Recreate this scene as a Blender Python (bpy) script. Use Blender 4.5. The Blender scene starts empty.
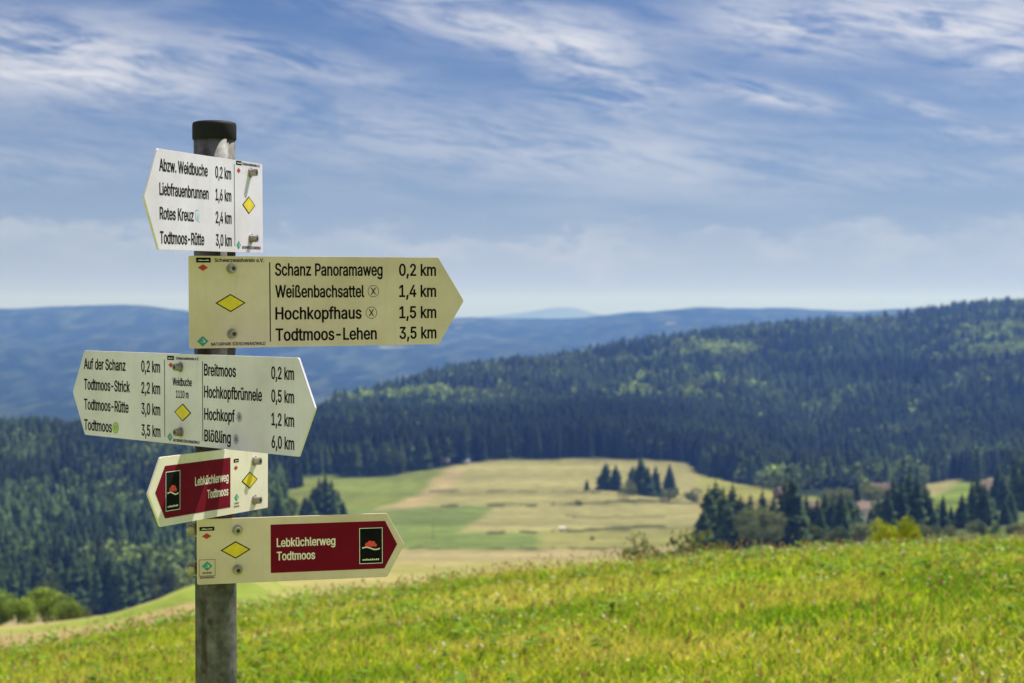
import bpy, bmesh, math, random
import numpy as np
from mathutils import Vector, Matrix
from mathutils.geometry import delaunay_2d_cdt

random.seed(7)
RNG = np.random.default_rng(11)
scene = bpy.context.scene
COL = scene.collection
R = math.radians

# ------------------------------------------------------------------ camera frame
F = 1800.0            # focal length in pixels of a 1024 px wide frame
EYE = 1.6             # eye height above the meadow at the photographer's feet
HORIZON = 305.0       # image row of the true horizon
PITCH = R(1.161)


def zat(d, Y):
    """height of a point d metres ahead that is seen on image row Y"""
    return EYE - d * (Y - HORIZON) / F


def xat(d, X):
    return d * (X - 512.0) / F


# ------------------------------------------------------------------ helpers
def link(o, parent=None):
    COL.objects.link(o)
    if parent is not None:
        o.parent = parent
    return o


def tag(o, label=None, cat=None, group=None, kind=None):
    if label:
        o['label'] = label
    if cat:
        o['category'] = cat
    if group:
        o['group'] = group
    if kind:
        o['kind'] = kind
    return o


def empty(name, loc, rot=(0, 0, 0)):
    o = bpy.data.objects.new(name, None)
    o.empty_display_size = 0.1
    o.location = loc
    o.rotation_euler = rot
    return link(o)


def mesh_np(name, verts, tris, mat, parent=None, col=None, smooth=False, quads=False, uvs=None):
    """fast mesh from numpy arrays, optional per-vertex colour"""
    verts = np.asarray(verts, dtype=np.float32)
    tris = np.asarray(tris, dtype=np.int32)
    k = tris.shape[1]
    me = bpy.data.meshes.new(name)
    me.vertices.add(len(verts))
    me.vertices.foreach_set('co', verts.ravel())
    me.loops.add(tris.size)
    me.loops.foreach_set('vertex_index', tris.ravel())
    me.polygons.add(len(tris))
    me.polygons.foreach_set('loop_start', np.arange(0, tris.size, k, dtype=np.int32))
    if smooth:
        me.polygons.foreach_set('use_smooth', np.ones(len(tris), dtype=bool))
    me.update(calc_edges=True)
    if col is not None:
        a = me.color_attributes.new('Col', 'FLOAT_COLOR', 'POINT')
        c = np.ones((len(verts), 4), dtype=np.float32)
        c[:, :3] = col
        a.data.foreach_set('color', c.ravel())
    me.materials.append(mat)
    o = bpy.data.objects.new(name, me)
    return link(o, parent)


def obj_bm(name, bm, mat, parent=None, smooth=False):
    bm.normal_update()
    me = bpy.data.meshes.new(name)
    bm.to_mesh(me)
    bm.free()
    if smooth:
        for p in me.polygons:
            p.use_smooth = True
    me.materials.append(mat)
    return link(bpy.data.objects.new(name, me), parent)


def bm_box(bm, x0, x1, y0, y1, z0, z1):
    v = [bm.verts.new((x, y, z)) for x in (x0, x1) for y in (y0, y1) for z in (z0, z1)]
    for f in ((0, 1, 3, 2), (4, 6, 7, 5), (0, 4, 5, 1), (2, 3, 7, 6), (0, 2, 6, 4), (1, 5, 7, 3)):
        bm.faces.new([v[i] for i in f])


def bm_cyl(bm, p0, p1, r0, r1, n=16, cap=True):
    p0, p1 = Vector(p0), Vector(p1)
    ax = (p1 - p0).normalized()
    u = ax.orthogonal().normalized()
    w = ax.cross(u)
    a, b = [], []
    for i in range(n):
        t = 2 * math.pi * i / n
        d = u * math.cos(t) + w * math.sin(t)
        a.append(bm.verts.new(p0 + d * r0))
        b.append(bm.verts.new(p1 + d * r1))
    for i in range(n):
        j = (i + 1) % n
        bm.faces.new((a[i], a[j], b[j], b[i]))
    if cap:
        bm.faces.new(a[::-1])
        bm.faces.new(b)


def bm_lathe(bm, prof, n=32, origin=(0, 0, 0)):
    o = Vector(origin)
    rings = []
    for (r, z) in prof:
        rings.append([bm.verts.new(o + Vector((r * math.cos(2 * math.pi * i / n), r * math.sin(2 * math.pi * i / n), z))) for i in range(n)])
    for a, b in zip(rings, rings[1:]):
        for i in range(n):
            j = (i + 1) % n
            bm.faces.new((a[i], a[j], b[j], b[i]))
    bm.faces.new(rings[0][::-1])
    bm.faces.new(rings[-1])


# ------------------------------------------------------------------ numpy noise
def _hash(ix, iy, seed):
    h = (ix.astype(np.int64) * 374761393 + iy.astype(np.int64) * 668265263 + seed * 974711) & 0x7fffffff
    h = ((h ^ (h >> 13)) * 1274126177) & 0x7fffffff
    return ((h ^ (h >> 16)) & 0xffff) / 65535.0


def vnoise(x, y, seed=0):
    x = np.asarray(x, dtype=np.float64)
    y = np.asarray(y, dtype=np.float64)
    ix, iy = np.floor(x), np.floor(y)
    fx, fy = x - ix, y - iy
    fx = fx * fx * (3 - 2 * fx)
    fy = fy * fy * (3 - 2 * fy)
    a = _hash(ix, iy, seed)
    b = _hash(ix + 1, iy, seed)
    c = _hash(ix, iy + 1, seed)
    d = _hash(ix + 1, iy + 1, seed)
    return (a * (1 - fx) + b * fx) * (1 - fy) + (c * (1 - fx) + d * fx) * fy


def fbm(x, y, seed=0, oct=4):
    s, a, t = 0, 0.5, 0
    for i in range(oct):
        s = s + a * vnoise(np.asarray(x) * 2 ** i, np.asarray(y) * 2 ** i, seed + i * 17)
        t += a
        a *= 0.5
    return s / t


def sstep(a, b, x):
    t = np.clip((np.asarray(x, dtype=np.float64) - a) / (b - a), 0, 1)
    return t * t * (3 - 2 * t)


# ------------------------------------------------------------------ materials
def new_mat(name):
    m = bpy.data.materials.new(name)
    m.use_nodes = True
    nt = m.node_tree
    nt.nodes.clear()
    out = nt.nodes.new('ShaderNodeOutputMaterial')
    return m, nt, out


def N(nt, kind, **kw):
    n = nt.nodes.new(kind)
    for k, v in kw.items():
        if k.startswith('_'):
            setattr(n, k[1:], v)
        else:
            n.inputs[k.replace('__', ' ')].default_value = v
    return n


def ramp(nt, fac, stops):
    n = nt.nodes.new('ShaderNodeValToRGB')
    el = n.color_ramp.elements
    while len(el) < len(stops):
        el.new(0.5)
    for e, (p, c) in zip(el, stops):
        e.position = p
        e.color = (*c, 1) if len(c) == 3 else c
    nt.links.new(fac, n.inputs[0])
    return n.outputs[0]


def mixcol(nt, fac, a, b, mode='MIX'):
    n = nt.nodes.new('ShaderNodeMix')
    n.data_type = 'RGBA'
    n.blend_type = mode
    for sock, v in ((n.inputs[0], fac), (n.inputs[6], a), (n.inputs[7], b)):
        if isinstance(v, (int, float)):
            sock.default_value = v
        elif isinstance(v, tuple):
            sock.default_value = (*v, 1)
        else:
            nt.links.new(v, sock)
    return n.outputs[2]


def simple_mat(name, col, rough=0.5, metal=0.0, var=0.15, scale=20.0, bump=0.0, spec=0.5):
    m, nt, out = new_mat(name)
    p = N(nt, 'ShaderNodeBsdfPrincipled', Roughness=rough, Metallic=metal)
    p.inputs['Specular IOR Level'].default_value = spec
    tc = nt.nodes.new('ShaderNodeTexCoord')
    no = N(nt, 'ShaderNodeTexNoise', Scale=scale, Detail=5.0)
    nt.links.new(tc.outputs['Object'], no.inputs['Vector'])
    lo = tuple(c * (1 - var) for c in col)
    hi = tuple(min(1, c * (1 + var)) for c in col)
    nt.links.new(ramp(nt, no.outputs[0], [(0.3, lo), (0.7, hi)]), p.inputs['Base Color'])
    if bump:
        b = N(nt, 'ShaderNodeBump', Strength=bump, Distance=0.002)
        nt.links.new(no.outputs[0], b.inputs['Height'])
        nt.links.new(b.outputs[0], p.inputs['Normal'])
    nt.links.new(p.outputs[0], out.inputs[0])
    return m


def plate_mat(name, base, dirt):
    """powder-coated sign plate: cream white, faint cloudy weathering, specks, drip marks"""
    m, nt, out = new_mat(name)
    p = N(nt, 'ShaderNodeBsdfPrincipled', Roughness=0.42)
    p.inputs['Specular IOR Level'].default_value = 0.4
    tc = nt.nodes.new('ShaderNodeTexCoord')
    n1 = N(nt, 'ShaderNodeTexNoise', Scale=9.0, Detail=6.0, Roughness=0.6)
    nt.links.new(tc.outputs['Object'], n1.inputs['Vector'])
    mp = N(nt, 'ShaderNodeMapping')
    mp.inputs['Scale'].default_value = (90, 90, 7)
    nt.links.new(tc.outputs['Object'], mp.inputs['Vector'])
    n2 = N(nt, 'ShaderNodeTexNoise', Scale=1.0, Detail=4.0)
    nt.links.new(mp.outputs[0], n2.inputs['Vector'])
    n3 = N(nt, 'ShaderNodeTexNoise', Scale=260.0, Detail=2.0)
    nt.links.new(tc.outputs['Object'], n3.inputs['Vector'])
    c = mixcol(nt, ramp(nt, n1.outputs[0], [(0.36, (0, 0, 0)), (0.72, (.85, .85, .85))]), base, dirt)
    c = mixcol(nt, ramp(nt, n2.outputs[0], [(0.54, (0, 0, 0)), (0.8, (.35, .35, .35))]), c, dirt)
    c = mixcol(nt, ramp(nt, n3.outputs[0], [(0.70, (0, 0, 0)), (0.78, (.6, .6, .6))]), c, tuple(x * .45 for x in dirt))
    nt.links.new(c, p.inputs['Base Color'])
    nt.links.new(ramp(nt, n1.outputs[0], [(0.3, (.34, .34, .34)), (0.7, (.55, .55, .55))]), p.inputs['Roughness'])
    nt.links.new(p.outputs[0], out.inputs[0])
    return m


def foliage_mat(name, trans=0.3, tint=(1, 1, 1), rough=0.8, spec=.03, noise_scale=0.0, noise_amt=0.0):
    """leaf shader driven by the mesh's own leaf colours"""
    m, nt, out = new_mat(name)
    at = nt.nodes.new('ShaderNodeAttribute')
    at.attribute_name = 'Col'
    c = mixcol(nt, 1.0, at.outputs[0], tint, 'MULTIPLY')
    oi = nt.nodes.new('ShaderNodeObjectInfo')
    c = mixcol(nt, 1.0, c, ramp(nt, oi.outputs['Random'], [(0, (.75, .78, .8)), (1, (1.2, 1.15, 1.0))]), 'MULTIPLY')
    p = N(nt, 'ShaderNodeBsdfPrincipled', Roughness=rough)
    p.inputs['Specular IOR Level'].default_value = spec
    nt.links.new(c, p.inputs['Base Color'])
    t = nt.nodes.new('ShaderNodeBsdfTranslucent')
    tcx = mixcol(nt, 1.0, c, (1.15, 1.1, 0.55), 'MULTIPLY')
    nt.links.new(tcx, t.inputs[0])
    mx = N(nt, 'ShaderNodeMixShader')
    mx.inputs[0].default_value = trans
    nt.links.new(p.outputs[0], mx.inputs[1])
    nt.links.new(t.outputs[0], mx.inputs[2])
    nt.links.new(mx.outputs[0], out.inputs[0])
    return m


def ground_mat(name, scale_a, scale_b, amt=0.35, stretch=(1, 1, 1)):
    """ground: map colours of the terrain broken up by noise"""
    m, nt, out = new_mat(name)
    at = nt.nodes.new('ShaderNodeAttribute')
    at.attribute_name = 'Col'
    tc = nt.nodes.new('ShaderNodeTexCoord')
    mp = N(nt, 'ShaderNodeMapping')
    mp.inputs['Scale'].default_value = stretch
    nt.links.new(tc.outputs['Object'], mp.inputs['Vector'])
    n1 = N(nt, 'ShaderNodeTexNoise', Scale=scale_a, Detail=6.0, Roughness=0.65)
    n2 = N(nt, 'ShaderNodeTexNoise', Scale=scale_b, Detail=4.0)
    for n in (n1, n2):
        nt.links.new(mp.outputs[0], n.inputs['Vector'])
    lo, hi = 1 - amt, 1 + amt
    c = mixcol(nt, 1.0, at.outputs[0], ramp(nt, n1.outputs[0], [(0.3, (lo, lo, lo)), (0.7, (hi, hi, hi * .95))]), 'MULTIPLY')
    c = mixcol(nt, 1.0, c, ramp(nt, n2.outputs[0], [(0.3, (lo, lo * 1.05, lo)), (0.7, (hi, hi, hi))]), 'MULTIPLY')
    p = N(nt, 'ShaderNodeBsdfDiffuse', Roughness=0.8)
    nt.links.new(c, p.inputs[0])
    nt.links.new(p.outputs[0], out.inputs[0])
    return m


def steel_mat():
    """weathered galvanised tube"""
    m, nt, out = new_mat('galvanised_steel')
    p = N(nt, 'ShaderNodeBsdfPrincipled', Metallic=0.4, Roughness=0.6)
    p.inputs['Specular IOR Level'].default_value = .3
    tc = nt.nodes.new('ShaderNodeTexCoord')
    n1 = N(nt, 'ShaderNodeTexNoise', Scale=22.0, Detail=8.0, Roughness=0.7)
    v = N(nt, 'ShaderNodeTexVoronoi', Scale=90.0)
    mp = N(nt, 'ShaderNodeMapping')
    mp.inputs['Scale'].default_value = (45, 45, 6)
    nt.links.new(tc.outputs['Object'], mp.inputs['Vector'])
    n2 = N(nt, 'ShaderNodeTexNoise', Scale=1.0, Detail=6.0)
    nt.links.new(mp.outputs[0], n2.inputs['Vector'])
    for n in (n1, v):
        nt.links.new(tc.outputs['Object'], n.inputs['Vector'])
    c = ramp(nt, n1.outputs[0], [(0.32, (.035, .034, .034)), (0.47, (.10, .098, .098)), (0.68, (.19, .188, .19))])
    c = mixcol(nt, .3, c, v.outputs['Distance'], 'SOFT_LIGHT')
    c = mixcol(nt, ramp(nt, n2.outputs[0], [(0.50, (0, 0, 0)), (0.66, (.85, .85, .85))]), c, (.035, .024, .017))
    nt.links.new(c, p.inputs['Base Color'])
    nt.links.new(ramp(nt, n1.outputs[0], [(0.3, (.75, .75, .75)), (0.7, (.6, .6, .6))]), p.inputs['Roughness'])
    b = N(nt, 'ShaderNodeBump', Strength=0.25, Distance=0.001)
    nt.links.new(n1.outputs[0], b.inputs['Height'])
    nt.links.new(b.outputs[0], p.inputs['Normal'])
    nt.links.new(p.outputs[0], out.inputs[0])
    return m


M_STEEL = steel_mat()
M_CAP = simple_mat('black_plastic', (.008, .008, .010), .7, var=.3, scale=60, bump=.2, spec=.25)
M_PLATE = plate_mat('sign_plate_white', (.80, .76, .66), (.60, .55, .42))
M_PLATE_COOL = plate_mat('sign_plate_cool', (.75, .71, .86), (.56, .52, .60))
M_PLATE_CREAM = plate_mat('sign_plate_cream', (.72, .61, .48), (.54, .44, .32))
M_INK = simple_mat('black_lettering', (.006, .006, .007), .8, var=.3, scale=80, spec=.1)
M_RED = simple_mat('crimson_panel', (.155, .002, .015), .7, var=.12, scale=30, spec=.12)
M_WHITE_INK = simple_mat('pale_lettering', (.80, .74, .64), .5, var=.1, scale=80)
M_YELLOW = simple_mat('yellow_marker', (.72, .56, .02), .5, var=.12, scale=60)
M_RUBY = simple_mat('red_marker', (.45, .02, .025), .5, var=.1, scale=80)
M_TEAL = simple_mat('teal_marker', (.03, .27, .23), .5, var=.15, scale=80)
M_MINT = simple_mat('pale_green_marker', (.45, .66, .50), .5, var=.15, scale=80)
M_LIME = simple_mat('lime_marker', (.45, .62, .03), .5, var=.1, scale=80)
M_BLUE = simple_mat('pale_blue_marker', (.40, .58, .78), .5, var=.1, scale=80)
M_GREYBLUE = simple_mat('grey_blue_marker', (.20, .24, .33), .5, var=.1, scale=80)
M_FLOWER_RED = simple_mat('bright_red_motif', (.75, .05, .03), .5, var=.15, scale=120)
M_BOLT = simple_mat('bolt_steel', (.34, .31, .28), .4, metal=.7, var=.3, scale=120)
M_BOLT_DARK = simple_mat('bolt_socket', (.03, .028, .025), .6, var=.3, scale=120)
M_BARK = simple_mat('bark', (.10, .075, .055), .9, var=.35, scale=3)

# ------------------------------------------------------------------ lettering
import json
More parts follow.
